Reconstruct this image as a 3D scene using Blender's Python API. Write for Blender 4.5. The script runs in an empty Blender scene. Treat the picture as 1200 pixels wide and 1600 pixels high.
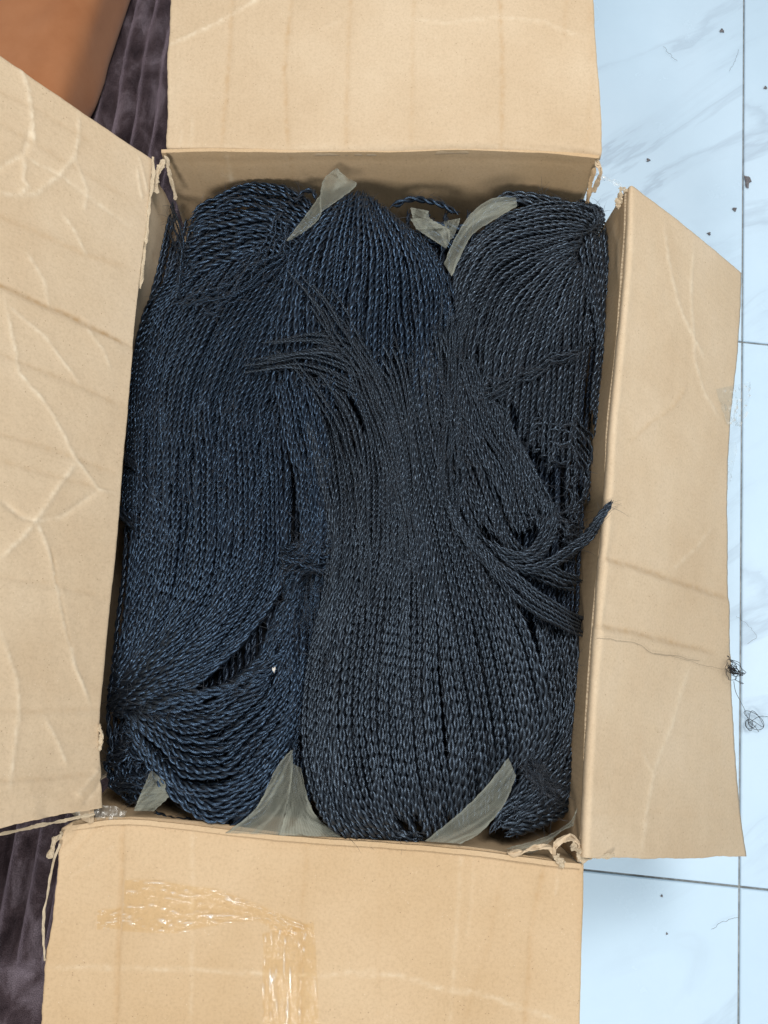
import bpy, math, random
import numpy as np
from mathutils import Matrix, Vector
from mathutils.bvhtree import BVHTree

rng = np.random.default_rng(7)
random.seed(7)
S = bpy.context.scene
C = S.collection

# ------------------------------------------------------------------ camera
F, W0, H0 = 1120.0, 1200.0, 1600.0                      # focal length and size of the photograph in pixels
CH, TX, TY, TZ = 1.04697339, 0.20051322, -0.01864751, 0.10503191   # solved from the tile joints (0.8 m tiles)
def rot(tx, ty, tz):
    cx, sx, cy, sy, cz, sz = math.cos(tx), math.sin(tx), math.cos(ty), math.sin(ty), math.cos(tz), math.sin(tz)
    Rx = np.array([[1, 0, 0], [0, cx, -sx], [0, sx, cx]]); Ry = np.array([[cy, 0, sy], [0, 1, 0], [-sy, 0, cy]])
    Rz = np.array([[cz, -sz, 0], [sz, cz, 0], [0, 0, 1]])
    return Rz @ Ry @ Rx
RM = rot(TX, TY, TZ)
EYE = np.array([0, 0, CH])
cam_d = bpy.data.cameras.new('camera'); cam = bpy.data.objects.new('camera', cam_d); C.objects.link(cam)
cam_d.sensor_fit = 'VERTICAL'; cam_d.sensor_height = 36.0; cam_d.lens = 36.0 * F / H0
cam_d.clip_start = 0.01; cam_d.clip_end = 50
cam.matrix_world = Matrix.Translation(EYE.tolist()) @ Matrix(RM.tolist()).to_4x4()
S.camera = cam

# ------------------------------------------------------------------ light
world = bpy.data.worlds.new('World'); S.world = world; world.use_nodes = True
bg = world.node_tree.nodes['Background']
bg.inputs[0].default_value = (0.87, 0.945, 1.0, 1); bg.inputs[1].default_value = 0.38
def area(name, loc, target, size, energy, col):
    l = bpy.data.lights.new(name, 'AREA'); l.shape = 'RECTANGLE'; l.size, l.size_y = size; l.energy = energy; l.color = col
    o = bpy.data.objects.new(name, l); C.objects.link(o); o.location = loc
    o.rotation_euler = (Vector(target) - Vector(loc)).to_track_quat('-Z', 'Y').to_euler()
    return o
area('window_light', (0.2, 0.7, 1.95), (0, 0.3, 0.35), (0.45, 0.45), 22.5, (1.0, 0.97, 0.94))
area('front_fill', (-0.25, -1.4, 1.75), (0, 0.4, 0.35), (0.45, 0.4), 24, (1.0, 0.975, 0.94))  # added fill from the front, brightens the inner back wall
area('side_fill', (1.75, 0.25, 1.15), (0.4, 0.2, 0.1), (0.9, 1.1), 4.5, (0.78, 0.91, 1.0))  # added cool fill from the right, brightens tiles and left flap
S.view_settings.view_transform = 'Standard'; S.view_settings.look = 'None'
S.view_settings.exposure = 0.0; S.view_settings.gamma = 1.0

# ------------------------------------------------------------------ helpers
def ray(px, py):
    px = np.asarray(px, float); py = np.asarray(py, float)
    d = np.stack([(px - W0/2)/F, -(py - H0/2)/F, -np.ones_like(px)], -1)
    return d @ RM.T
def unp(px, py, z):
    d = ray(px, py); z = np.asarray(z, float)
    t = (z - CH)/d[..., 2]
    return EYE + d*t[..., None]
def proj(P):
    q = (np.asarray(P) - EYE) @ RM
    return np.stack([W0/2 + F*q[..., 0]/-q[..., 2], H0/2 - F*q[..., 1]/-q[..., 2]], -1)
def vpdir(vx, vy):
    d = ray(vx, vy); return d/np.linalg.norm(d)
def norm(v): return v/(np.linalg.norm(v, axis=-1, keepdims=True) + 1e-12)
def polyline(pts, n):
    """smooth resample of a polyline (any dimension), Catmull-Rom by arc length"""
    p = np.asarray(pts, float)
    if len(p) == 2:
        t = np.linspace(0, 1, n)[:, None]; return p[0]*(1 - t) + p[1]*t
    q = np.vstack([2*p[0] - p[1], p, 2*p[-1] - p[-2]])
    out = []
    for i in range(1, len(q) - 2):
        t = np.linspace(0, 1, 24, endpoint=False)[:, None]
        a, b, c, d = q[i-1], q[i], q[i+1], q[i+2]
        out.append(0.5*((2*b) + (c - a)*t + (2*a - 5*b + 4*c - d)*t**2 + (3*b - a - 3*c + d)*t**3))
    out.append(p[-1][None]); o = np.vstack(out)
    L = np.r_[0, np.cumsum(np.linalg.norm(np.diff(o, axis=0), axis=1))]
    s = np.linspace(0, L[-1], n)
    return np.stack([np.interp(s, L, o[:, k]) for k in range(o.shape[1])], -1)
def wob(x, seed, octaves=4, base=1.0):
    r = np.random.default_rng(seed); o = np.zeros_like(np.asarray(x, float)); a = 1.0
    for k in range(octaves):
        f = base*2**k*r.uniform(.8, 1.25); o = o + a*np.sin(2*np.pi*(f*x + r.uniform())); a *= .6
    return o/2
def noise2(x, y, seed, base=1.0, octaves=4):
    r = np.random.default_rng(seed); o = 0; a = 1.0
    for k in range(octaves):
        for j in range(3):
            th = r.uniform(0, 2*np.pi); f = base*2**k*r.uniform(.7, 1.3)
            o = o + a*np.sin(2*np.pi*f*(np.cos(th)*x + np.sin(th)*y) + r.uniform(0, 6.28))
        a *= .5
    return o/4
def segdist(P, pts):
    """distance of 2D points P (...,2) to a polyline, and the fraction along it"""
    best = np.full(P.shape[:-1], 1e9); frac = np.zeros(P.shape[:-1]); n = len(pts) - 1
    for i in range(n):
        a = np.array(pts[i], float); b = np.array(pts[i+1], float); ab = b - a
        t = np.clip(((P - a) @ ab)/(ab @ ab + 1e-9), 0, 1)
        d = np.linalg.norm(P - (a + t[..., None]*ab), axis=-1)
        m = d < best; best = np.where(m, d, best); frac = np.where(m, (i + t)/n, frac)
    return best, frac
def mesh(name, V, Fc, mats, parent=None, smooth=True, uv=None, mat_idx=None, attrs=None, edge_sharp=None):
    V = np.asarray(V, np.float32).reshape(-1, 3)
    me = bpy.data.meshes.new(name)
    if isinstance(Fc, np.ndarray):
        nf, k = Fc.shape
        me.vertices.add(len(V)); me.vertices.foreach_set('co', V.ravel())
        me.loops.add(nf*k); me.loops.foreach_set('vertex_index', Fc.ravel().astype(np.int32))
        me.polygons.add(nf)
        me.polygons.foreach_set('loop_start', (np.arange(nf)*k).astype(np.int32))
        try: me.polygons.foreach_set('loop_total', np.full(nf, k, np.int32))
        except Exception: pass
    else:
        me.from_pydata(V.tolist(), [], Fc)
    if uv is not None:
        l = me.uv_layers.new(name='UVMap'); l.data.foreach_set('uv', np.asarray(uv, np.float32).ravel())
    for m in (mats if isinstance(mats, (list, tuple)) else [mats]): me.materials.append(m)
    if mat_idx is not None: me.polygons.foreach_set('material_index', np.asarray(mat_idx, np.int32))
    me.update(calc_edges=True)
    me.polygons.foreach_set('use_smooth', np.full(len(me.polygons), smooth))
    for k, a in (attrs or {}).items():
        at = me.attributes.new(k, 'FLOAT', 'POINT'); at.data.foreach_set('value', np.asarray(a, np.float32).ravel())
    me.validate(); me.update()
    o = bpy.data.objects.new(name, me); C.objects.link(o)
    if parent is not None: o.parent = parent
    return o
def tag(o, label=None, cat=None, group=None, kind=None):
    if label: o['label'] = label
    if cat: o['category'] = cat
    if group: o['group'] = group
    if kind: o['kind'] = kind
    return o
def empty(name, loc=(0, 0, 0)):
    o = bpy.data.objects.new(name, None); C.objects.link(o); o.empty_display_size = .02
    o.location = (0, 0, 0)          # children hold world coordinates
    return o
def grid_faces(n, m, off=0, flip=False):
    i, j = np.meshgrid(np.arange(n - 1), np.arange(m - 1), indexing='ij')
    a = off + i*m + j
    f = np.stack([a, a + m, a + m + 1, a + 1], -1).reshape(-1, 4)
    return f[:, ::-1].copy() if flip else f
def gnormals(P):
    a = np.gradient(P, axis=0); b = np.gradient(P, axis=1)
    return norm(np.cross(a, b))
def tube(path, rad, sides=5):
    path = np.asarray(path, float); n = len(path)
    rad = np.broadcast_to(np.asarray(rad, float), (n,))
    t = norm(np.gradient(path, axis=0))
    ref = np.where(np.abs(t[:, 2:3]) > .95, [[1., 0, 0]], [[0, 0, 1.]])
    s = norm(np.cross(t, ref)); u = np.cross(s, t)
    a = np.arange(sides)/sides*2*np.pi
    V = path[:, None] + rad[:, None, None]*(np.cos(a)[None, :, None]*s[:, None] + np.sin(a)[None, :, None]*u[:, None])
    i, j = np.meshgrid(np.arange(n - 1), np.arange(sides), indexing='ij')
    q = np.stack([i*sides + j, i*sides + (j + 1) % sides, (i + 1)*sides + (j + 1) % sides, (i + 1)*sides + j], -1).reshape(-1, 4)
    return V.reshape(-1, 3), q

# ------------------------------------------------------------------ materials
def nt(name):
    m = bpy.data.materials.new(name); m.use_nodes = True
    t = m.node_tree; b = t.nodes['Principled BSDF']
    return m, t, b
def N(t, kind, **kw):
    n = t.nodes.new(kind)
    for k, v in kw.items():
        if k.startswith('i_'):
            key = k[2:]; key = int(key) if key.isdigit() else key.replace('_', ' ')
            n.inputs[key].default_value = v
        else: setattr(n, k, v)
    return n
def ramp(t, fac, stops):
    r = t.nodes.new('ShaderNodeValToRGB'); e = r.color_ramp.elements
    while len(e) < len(stops): e.new(.5)
    for k, (p, c) in enumerate(stops):
        e[k].position = p; e[k].color = (*c, 1) if len(c) == 3 else c
    t.links.new(fac, r.inputs[0]); return r.outputs[0]
def mixc(t, fac, a, b, mode='MIX'):
    m = t.nodes.new('ShaderNodeMix'); m.data_type = 'RGBA'; m.blend_type = mode
    for s, v in ((0, fac), (6, a), (7, b)):
        if hasattr(v, 'links'): t.links.new(v, m.inputs[s])
        else: m.inputs[s].default_value = v if s == 0 else (*v, 1)
    return m.outputs[2]

def cardboard(name, base, dark, light, seed):
    m, t, b = nt(name); L = t.links.new
    tc = N(t, 'ShaderNodeTexCoord')
    mp = N(t, 'ShaderNodeMapping'); mp.inputs['Location'].default_value = (seed*3.1, seed*1.7, seed)
    L(tc.outputs['Object'], mp.inputs[0]); v = mp.outputs[0]
    n1 = N(t, 'ShaderNodeTexNoise', i_Scale=7.0, i_Detail=5.0, i_Roughness=.6); L(v, n1.inputs['Vector'])
    c = ramp(t, n1.outputs[0], [(.3, dark), (.52, base), (.75, light)])
    # paper fibre grain
    n2 = N(t, 'ShaderNodeTexNoise', i_Scale=420.0, i_Detail=3.0, i_Roughness=.7); L(v, n2.inputs['Vector'])
    g = ramp(t, n2.outputs[0], [(.3, (.90, .895, .885)), (.5, (1, 1, 1)), (.72, (1.05, 1.05, 1.055))])
    c = mixc(t, 1.0, c, g, 'MULTIPLY')
    # dark and pale specks of recycled pulp
    for sc, th, col, sd in ((260, .075, (.20, .12, .065), 0), (330, .06, (.74, .62, .47), 5)):
        vo = N(t, 'ShaderNodeTexVoronoi', i_Scale=sc, i_Randomness=1.0)
        m2 = N(t, 'ShaderNodeMapping'); m2.inputs['Location'].default_value = (sd, sd, sd); L(v, m2.inputs[0]); L(m2.outputs[0], vo.inputs['Vector'])
        f = ramp(t, vo.outputs['Distance'], [(th, (1, 1, 1)), (th*2.2, (0, 0, 0))])
        n3 = N(t, 'ShaderNodeTexNoise', i_Scale=sc*.31, i_Detail=0.0); L(m2.outputs[0], n3.inputs['Vector'])
        k = ramp(t, n3.outputs[0], [(.60, (0, 0, 0)), (.68, (.65, .65, .65))])
        c = mixc(t, mixc(t, 1.0, f, k, 'MULTIPLY'), c, col)
    # worn crease lines (attribute laid down with the creases) : >0 pale scuffed paper, <0 darker rubbed paper
    at = N(t, 'ShaderNodeAttribute', attribute_name='wear_glint')
    wn = N(t, 'ShaderNodeTexNoise', i_Scale=160.0, i_Detail=4.0); L(v, wn.inputs['Vector'])
    wk = ramp(t, wn.outputs[0], [(.34, (.25, .25, .25)), (.62, (1, 1, 1))])
    mm = N(t, 'ShaderNodeMath', operation='MULTIPLY'); L(at.outputs['Fac'], mm.inputs[0]); L(wk, mm.inputs[1])
    p = N(t, 'ShaderNodeMath', operation='MAXIMUM', use_clamp=True); L(mm.outputs[0], p.inputs[0]); p.inputs[1].default_value = 0
    c = mixc(t, p.outputs[0], c, (.76, .66, .50))
    ng = N(t, 'ShaderNodeMath', operation='MULTIPLY', use_clamp=True); L(mm.outputs[0], ng.inputs[0]); ng.inputs[1].default_value = -1
    c = mixc(t, ng.outputs[0], c, (.42, .26, .12))
    L(c, b.inputs['Base Color'])
    b.inputs['Roughness'].default_value = .72; b.inputs['Specular IOR Level'].default_value = .25
    # flutes showing faintly through the liner + paper bump
    wv = N(t, 'ShaderNodeTexWave', i_Scale=52.0, i_Distortion=.6, i_Detail=1.0); wv.bands_direction = 'X'
    uvn = N(t, 'ShaderNodeUVMap'); L(uvn.outputs[0], wv.inputs['Vector'])
    b1 = N(t, 'ShaderNodeBump', i_Strength=.10, i_Distance=.0006); L(wv.outputs[0], b1.inputs['Height'])
    nb = N(t, 'ShaderNodeTexNoise', i_Scale=60.0, i_Detail=6.0, i_Roughness=.65); L(v, nb.inputs['Vector'])
    b2 = N(t, 'ShaderNodeBump', i_Strength=.30, i_Distance=.0015); L(nb.outputs[0], b2.inputs['Height']); L(b1.outputs[0], b2.inputs['Normal'])
    L(b2.outputs[0], b.inputs['Normal'])
    return m
M_card = cardboard('cardboard_liner', (.53, .405, .268), (.485, .36, .228), (.57, .45, .31), 0)  # one board in three tints; how light falls is put into the colour
M_cardg = cardboard('cardboard_liner_cool_lit', (.56, .434, .292), (.515, .385, .248), (.60, .48, .34), 2)  # same board, paler and greyer for the light on the side flaps
M_cardo = cardboard('cardboard_liner_warm_lit', (.53, .383, .232), (.49, .343, .195), (.565, .42, .265), 4)  # same board, warm tint painted in for light on front flap and walls
def edge_mat():
    m, t, b = nt('corrugated_edge'); L = t.links.new
    uvn = N(t, 'ShaderNodeUVMap'); wv = N(t, 'ShaderNodeTexWave', i_Scale=75.0, i_Distortion=9.0, i_Detail=3.0); wv.bands_direction = 'X'
    L(uvn.outputs[0], wv.inputs['Vector'])
    n = N(t, 'ShaderNodeTexNoise', i_Scale=240.0, i_Detail=4.0)
    c = ramp(t, wv.outputs[0], [(.05, (.17, .12, .07)), (.35, (.42, .32, .2)), (.8, (.6, .49, .34))])
    c = mixc(t, .6, c, ramp(t, n.outputs[0], [(.35, (.24, .17, .10)), (.65, (.58, .47, .33))]))
    L(c, b.inputs['Base Color']); b.inputs['Roughness'].default_value = .9
    bp = N(t, 'ShaderNodeBump', i_Strength=.6, i_Distance=.0015); L(n.outputs[0], bp.inputs['Height']); L(bp.outputs[0], b.inputs['Normal'])
    return m
M_edge = edge_mat()
def torn_mat():
    m, t, b = nt('torn_paper'); L = t.links.new
    n = N(t, 'ShaderNodeTexNoise', i_Scale=150.0, i_Detail=5.0)
    L(ramp(t, n.outputs[0], [(.35, (.40, .29, .17)), (.6, (.66, .56, .41))]), b.inputs['Base Color'])
    b.inputs['Roughness'].default_value = .9
    bp = N(t, 'ShaderNodeBump', i_Strength=.5, i_Distance=.001); L(n.outputs[0], bp.inputs['Height']); L(bp.outputs[0], b.inputs['Normal'])
    return m
M_torn = torn_mat()

def hair_mat(name, lo, hi, rough, spec, tint, sheen, stint):
    m, t, b = nt(name); L = t.links.new
    uvn = N(t, 'ShaderNodeUVMap')
    mp = N(t, 'ShaderNodeMapping'); mp.inputs['Scale'].default_value = (70, 16, 1); L(uvn.outputs[0], mp.inputs[0])
    oi = N(t, 'ShaderNodeObjectInfo')
    ad = N(t, 'ShaderNodeVectorMath', operation='ADD'); L(mp.outputs[0], ad.inputs[0])
    sc = N(t, 'ShaderNodeMath', operation='MULTIPLY'); L(oi.outputs['Random'], sc.inputs[0]); sc.inputs[1].default_value = 37.0
    cb = N(t, 'ShaderNodeCombineXYZ'); L(sc.outputs[0], cb.inputs[0]); L(sc.outputs[0], cb.inputs[2]); L(cb.outputs[0], ad.inputs[1])
    n = N(t, 'ShaderNodeTexNoise', i_Scale=1.0, i_Detail=4.0, i_Roughness=.65); L(ad.outputs[0], n.inputs['Vector'])
    c = ramp(t, n.outputs[0], [(.3, lo), (.72, hi)])
    k = ramp(t, oi.outputs['Random'], [(0, (.75, .75, .75)), (1, (1.3, 1.3, 1.3))])
    c = mixc(t, 1.0, c, k, 'MULTIPLY')
    L(c, b.inputs['Base Color'])
    r = ramp(t, n.outputs[0], [(.3, (rough + .12,)*3), (.7, (rough - .08,)*3)]); L(r, b.inputs['Roughness'])
    b.inputs['Specular IOR Level'].default_value = spec; b.inputs['Specular Tint'].default_value = (*tint, 1)
    b.inputs['Sheen Weight'].default_value = sheen; b.inputs['Sheen Roughness'].default_value = .22; b.inputs['Sheen Tint'].default_value = (*stint, 1)
    bp = N(t, 'ShaderNodeBump', i_Strength=.45, i_Distance=.0009); L(n.outputs[0], bp.inputs['Height']); L(bp.outputs[0], b.inputs['Normal'])
    return m
M_hair = hair_mat('black_fibre', (.0032, .0034, .0039), (.0165, .0170, .0185), .32, .88, (.55, .75, 1.0), .03, (.30, .52, 1.0))
M_hairb = hair_mat('blue_black_fibre', (.0025, .0028, .0034), (.0120, .0130, .0155), .31, .95, (.38, .63, 1.0), .03, (.20, .44, 1.0))
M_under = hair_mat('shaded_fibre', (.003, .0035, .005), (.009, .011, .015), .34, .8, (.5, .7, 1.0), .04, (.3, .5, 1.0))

def net_mat():
    m, t, b = nt('net_fabric'); L = t.links.new
    uvn = N(t, 'ShaderNodeUVMap')
    w1 = N(t, 'ShaderNodeTexWave', i_Scale=260.0, i_Distortion=.4); w1.bands_direction = 'X'; L(uvn.outputs[0], w1.inputs['Vector'])
    w2 = N(t, 'ShaderNodeTexWave', i_Scale=260.0, i_Distortion=.4); w2.bands_direction = 'Y'; L(uvn.outputs[0], w2.inputs['Vector'])
    mx = N(t, 'ShaderNodeMath', operation='MAXIMUM'); L(w1.outputs[0], mx.inputs[0]); L(w2.outputs[0], mx.inputs[1])
    al = N(t, 'ShaderNodeMath', operation='ADD', use_clamp=True)
    n = N(t, 'ShaderNodeTexNoise', i_Scale=30.0, i_Detail=4.0); L(uvn.outputs[0], n.inputs['Vector'])
    L(ramp(t, n.outputs[0], [(.3, (.24, .25, .20)), (.7, (.36, .37, .30))]), b.inputs['Base Color'])
    L(ramp(t, mx.outputs[0], [(.3, (.07,)*3), (.9, (.24,)*3)]), al.inputs[0]); at = N(t, 'ShaderNodeAttribute', attribute_name='wear_glint'); L(at.outputs['Fac'], al.inputs[1]); L(al.outputs[0], b.inputs['Alpha'])
    b.inputs['Roughness'].default_value = .55
    b.inputs['Sheen Weight'].default_value = .3
    bp = N(t, 'ShaderNodeBump', i_Strength=.3, i_Distance=.0006); L(mx.outputs[0], bp.inputs['Height']); L(bp.outputs[0], b.inputs['Normal'])
    return m
M_net = net_mat()

def tape_mat(name, col, alpha, rough=.12):
    m, t, b = nt(name); L = t.links.new
    tc = N(t, 'ShaderNodeTexCoord')
    n = N(t, 'ShaderNodeTexNoise', i_Scale=130.0, i_Detail=5.0, i_Distortion=1.5); L(tc.outputs['Object'], n.inputs['Vector'])
    tr = N(t, 'ShaderNodeBsdfTransparent'); tr.inputs[0].default_value = (*col, 1)
    gl = N(t, 'ShaderNodeBsdfPrincipled'); gl.inputs['Base Color'].default_value = (.86, .83, .76, 1)
    gl.inputs['Roughness'].default_value = rough; gl.inputs['Specular IOR Level'].default_value = .9
    bp = N(t, 'ShaderNodeBump', i_Strength=.35, i_Distance=.0012); L(n.outputs[0], bp.inputs['Height']); L(bp.outputs[0], gl.inputs['Normal'])
    at = N(t, 'ShaderNodeAttribute', attribute_name='wear_glint')
    gs = N(t, 'ShaderNodeBsdfGlossy'); gs.inputs['Roughness'].default_value = rough + .03; L(bp.outputs[0], gs.inputs['Normal'])
    m1 = N(t, 'ShaderNodeMixShader'); m1.inputs[0].default_value = .002 + alpha*.06; L(tr.outputs[0], m1.inputs[1]); L(gs.outputs[0], m1.inputs[2])
    am = N(t, 'ShaderNodeMath', operation='MULTIPLY_ADD', use_clamp=True); L(at.outputs['Fac'], am.inputs[0]); am.inputs[1].default_value = .65; am.inputs[2].default_value = alpha*.4  # pale plastic mixed in as painted wrinkle highlights
    mx = N(t, 'ShaderNodeMixShader'); L(am.outputs[0], mx.inputs[0]); L(m1.outputs[0], mx.inputs[1]); L(gl.outputs[0], mx.inputs[2])
    L(mx.outputs[0], t.nodes['Material Output'].inputs[0]); t.nodes.remove(b)
    return m
M_tape = tape_mat('clear_tape_on_board', (.98, .945, .87), .03, .05)
M_film = tape_mat('clear_film', (.93, .95, .96), .18)

def tile_mat():
    m, t, b = nt('marble_tile'); L = t.links.new
    tc = N(t, 'ShaderNodeTexCoord'); v = tc.outputs['Object']
    oi = N(t, 'ShaderNodeObjectInfo')
    mp = N(t, 'ShaderNodeMapping'); mp.inputs['Rotation'].default_value = (0, 0, math.radians(-38)); L(v, mp.inputs[0])
    st = N(t, 'ShaderNodeMapping'); st.inputs['Scale'].default_value = (1.1, 4.2, 1); L(mp.outputs[0], st.inputs[0])
    ns = N(t, 'ShaderNodeTexNoise', i_Scale=1.5, i_Detail=7.0, i_Roughness=.55, i_Distortion=.7); L(st.outputs[0], ns.inputs['Vector'])
    vein = ramp(t, ns.outputs[0], [(.455, (0, 0, 0)), (.498, (.8, .8, .8)), (.515, (.25,)*3), (.56, (0, 0, 0))])
    n2 = N(t, 'ShaderNodeTexNoise', i_Scale=2.2, i_Detail=4.0); L(mp.outputs[0], n2.inputs['Vector'])
    k = ramp(t, n2.outputs[0], [(.42, (0, 0, 0)), (.64, (.48,)*3)])
    c = ramp(t, n2.outputs[0], [(.3, (.62, .80, .945)), (.7, (.68, .835, .965))])  # blue of the sky light put into the white tile colour
    c = mixc(t, mixc(t, 1.0, vein, k, 'MULTIPLY'), c, (.30, .37, .47))
    nd = N(t, 'ShaderNodeTexNoise', i_Scale=9.0, i_Detail=6.0, i_Roughness=.7); L(v, nd.inputs['Vector'])
    c = mixc(t, 1.0, c, ramp(t, nd.outputs[0], [(.3, (.955, .96, .965)), (.7, (1, 1, 1))]), 'MULTIPLY')
    L(c, b.inputs['Base Color'])
    L(ramp(t, nd.outputs[0], [(.3, (.30,)*3), (.7, (.17,)*3)]), b.inputs['Roughness'])
    return m
M_tile = tile_mat()
def simple(name, a, c2, scale, rough=.8, spec=.4, bump=.0):
    m, t, b = nt(name); L = t.links.new
    tc = N(t, 'ShaderNodeTexCoord'); n = N(t, 'ShaderNodeTexNoise', i_Scale=scale, i_Detail=5.0, i_Roughness=.65); L(tc.outputs['Object'], n.inputs['Vector'])
    L(ramp(t, n.outputs[0], [(.35, a), (.65, c2)]), b.inputs['Base Color'])
    b.inputs['Roughness'].default_value = rough; b.inputs['Specular IOR Level'].default_value = spec
    if bump:
        bp = N(t, 'ShaderNodeBump', i_Strength=.6, i_Distance=bump); L(n.outputs[0], bp.inputs['Height']); L(bp.outputs[0], b.inputs['Normal'])
    return m
M_grout = simple('grout', (.19, .19, .18), (.38, .38, .36), 90, .95, .1, .001)
M_thread = simple('black_thread', (.012, .012, .014), (.03, .03, .034), 400, .6)
M_crumb = simple('crumb', (.10, .10, .11), (.25, .23, .23), 300, .9, .2, .001)
M_lint = simple('pale_lint', (.5, .46, .4), (.7, .66, .6), 300, .9)
M_stray = simple('stray_hair', (.06, .05, .045), (.10, .085, .075), 200, .6)
def plush_mat():
    m, t, b = nt('plush'); L = t.links.new
    tc = N(t, 'ShaderNodeTexCoord')
    st = N(t, 'ShaderNodeMapping'); st.inputs['Scale'].default_value = (1, .55, 1); L(tc.outputs['Object'], st.inputs[0])
    n = N(t, 'ShaderNodeTexNoise', i_Scale=26.0, i_Detail=4.0, i_Roughness=.6, i_Distortion=.5); L(st.outputs[0], n.inputs['Vector'])
    f = N(t, 'ShaderNodeTexNoise', i_Scale=700.0, i_Detail=2.0); L(tc.outputs['Object'], f.inputs['Vector'])
    c = ramp(t, n.outputs[0], [(.34, (.022, .014, .016)), (.5, (.06, .042, .047)), (.7, (.17, .135, .155))])
    c = mixc(t, 1.0, c, ramp(t, f.outputs[0], [(.3, (.6,)*3), (.7, (1.4,)*3)]), 'MULTIPLY')
    L(c, b.inputs['Base Color']); b.inputs['Roughness'].default_value = .95; b.inputs['Specular IOR Level'].default_value = .1
    b.inputs['Sheen Weight'].default_value = .7; b.inputs['Sheen Roughness'].default_value = .35
    b.inputs['Sheen Tint'].default_value = (.62, .50, .60, 1)
    bp = N(t, 'ShaderNodeBump', i_Strength=.7, i_Distance=.003); L(f.outputs[0], bp.inputs['Height']); L(bp.outputs[0], b.inputs['Normal'])
    return m
M_plush = plush_mat()
def suede_mat():
    m, t, b = nt('rust_suede'); L = t.links.new
    tc = N(t, 'ShaderNodeTexCoord')
    n = N(t, 'ShaderNodeTexNoise', i_Scale=9.0, i_Detail=5.0, i_Roughness=.6); L(tc.outputs['Object'], n.inputs['Vector'])
    f = N(t, 'ShaderNodeTexNoise', i_Scale=300.0, i_Detail=3.0); L(tc.outputs['Object'], f.inputs['Vector'])
    L(ramp(t, n.outputs[0], [(.3, (.34, .130, .050)), (.7, (.44, .190, .085))]), b.inputs['Base Color'])
    b.inputs['Roughness'].default_value = .8; b.inputs['Specular IOR Level'].default_value = .2
    b.inputs['Sheen Weight'].default_value = .15
    bp = N(t, 'ShaderNodeBump', i_Strength=.25, i_Distance=.001); L(f.outputs[0], bp.inputs['Height']); L(bp.outputs[0], b.inputs['Normal'])
    return m
M_suede = suede_mat()

# ------------------------------------------------------------------ floor
X0, Y0, TS = 0.53257, -0.25108, 0.8
V = [(-2.2, -2.2, -.004), (2.6, -2.2, -.004), (2.6, 2.6, -.004), (-2.2, 2.6, -.004)]
floor = mesh('floor', V, [(0, 1, 2, 3)], M_grout, smooth=False)
tag(floor, 'white marble tiled floor with grey joints', None, None, 'structure')
g, e, d = .0016, .0012, .008
h = TS/2 - g
tv, tf = [], []
for (r, z) in ((h, -d), (h, -e), (h - e, 0)):
    tv += [(-r, -r, z), (r, -r, z), (r, r, z), (-r, r, z)]
for k in range(2):
    for j in range(4): tf.append((k*4 + j, k*4 + (j + 1) % 4, k*4 + 4 + (j + 1) % 4, k*4 + 4 + j))
tf.append((8, 9, 10, 11))
t0 = None
for i in range(-3, 2):
    for j in range(-2, 3):
        if t0 is None:
            o = t0 = mesh('tile', tv, tf, M_tile, floor, smooth=False)
        else:
            o = t0.copy(); C.objects.link(o); o.parent = floor
        o.location = (X0 + (i + .5)*TS, Y0 + (j + .5)*TS, 0)

# ------------------------------------------------------------------ the box
RIM = 0.40
box = empty('cardboard_box')
tag(box, 'open brown cardboard box with four spread flaps, packed full of black twists', 'box')
BVH = {}
def slab(name, P, th, sign, mats, wear_glint=None, parent=None, uvs=None, plain0=False):
    """a sheet of board: visible face grid P (n,m,3), thickness th on the other side"""
    n, m = P.shape[:2]
    nr = gnormals(P)*sign
    Q = P - nr*th
    V = np.concatenate([P.reshape(-1, 3), Q.reshape(-1, 3)]); o = n*m
    f1 = grid_faces(n, m, 0, sign < 0); f2 = grid_faces(n, m, o, sign > 0)
    rim = [(i, 0) for i in range(n)] + [(n - 1, j) for j in range(1, m)] + [(i, m - 1) for i in range(n - 2, -1, -1)] + [(0, j) for j in range(m - 2, 0, -1)]
    r = np.array([i*m + j for i, j in rim]); r2 = np.roll(r, -1)
    f3 = np.stack([r, r + o, r2 + o, r2], -1)
    if sign < 0: f3 = f3[:, ::-1]
    Fc = np.concatenate([f1, f2, f3])
    if uvs is None:
        us = np.r_[0, np.cumsum(np.linalg.norm(np.diff(P[:, m//2], axis=0), axis=1))]
        vs = np.r_[0, np.cumsum(np.linalg.norm(np.diff(P[n//2], axis=0), axis=1))]
        uvs = np.stack(np.meshgrid(us, vs, indexing='ij'), -1)
    uvp = np.concatenate([uvs.reshape(-1, 2)]*2)
    uv = uvp[Fc.ravel()]
    L = np.linalg.norm(V[r2] - V[r], axis=1); cl = np.r_[0, np.cumsum(L)]
    k = len(f1) + len(f2); u3 = np.zeros((len(f3), 4, 2)); u3[:, :2, 0] = cl[:-1, None]; u3[:, 2:, 0] = cl[1:, None]; u3[:, 1:3, 1] = th
    uv = uv.reshape(-1, 4, 2); uv[k:] = u3
    w = np.zeros(n*m) if wear_glint is None else wear_glint.ravel()
    m3 = np.ones(len(f3))
    if plain0: m3[:n - 1] = 0
    ob = mesh(name, V, Fc, mats, parent, True, uv, np.r_[np.zeros(k), m3], {'wear_glint': np.r_[w, w*0]})
    ob.data.attributes.new('sharp_face', 'BOOLEAN', 'FACE').data.foreach_set('value', np.r_[np.zeros(k, bool), np.ones(len(f3), bool)])
    BVH[ob.name] = BVHTree.FromPolygons(P.reshape(-1, 3).tolist(), f1.tolist())
    return ob
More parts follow.
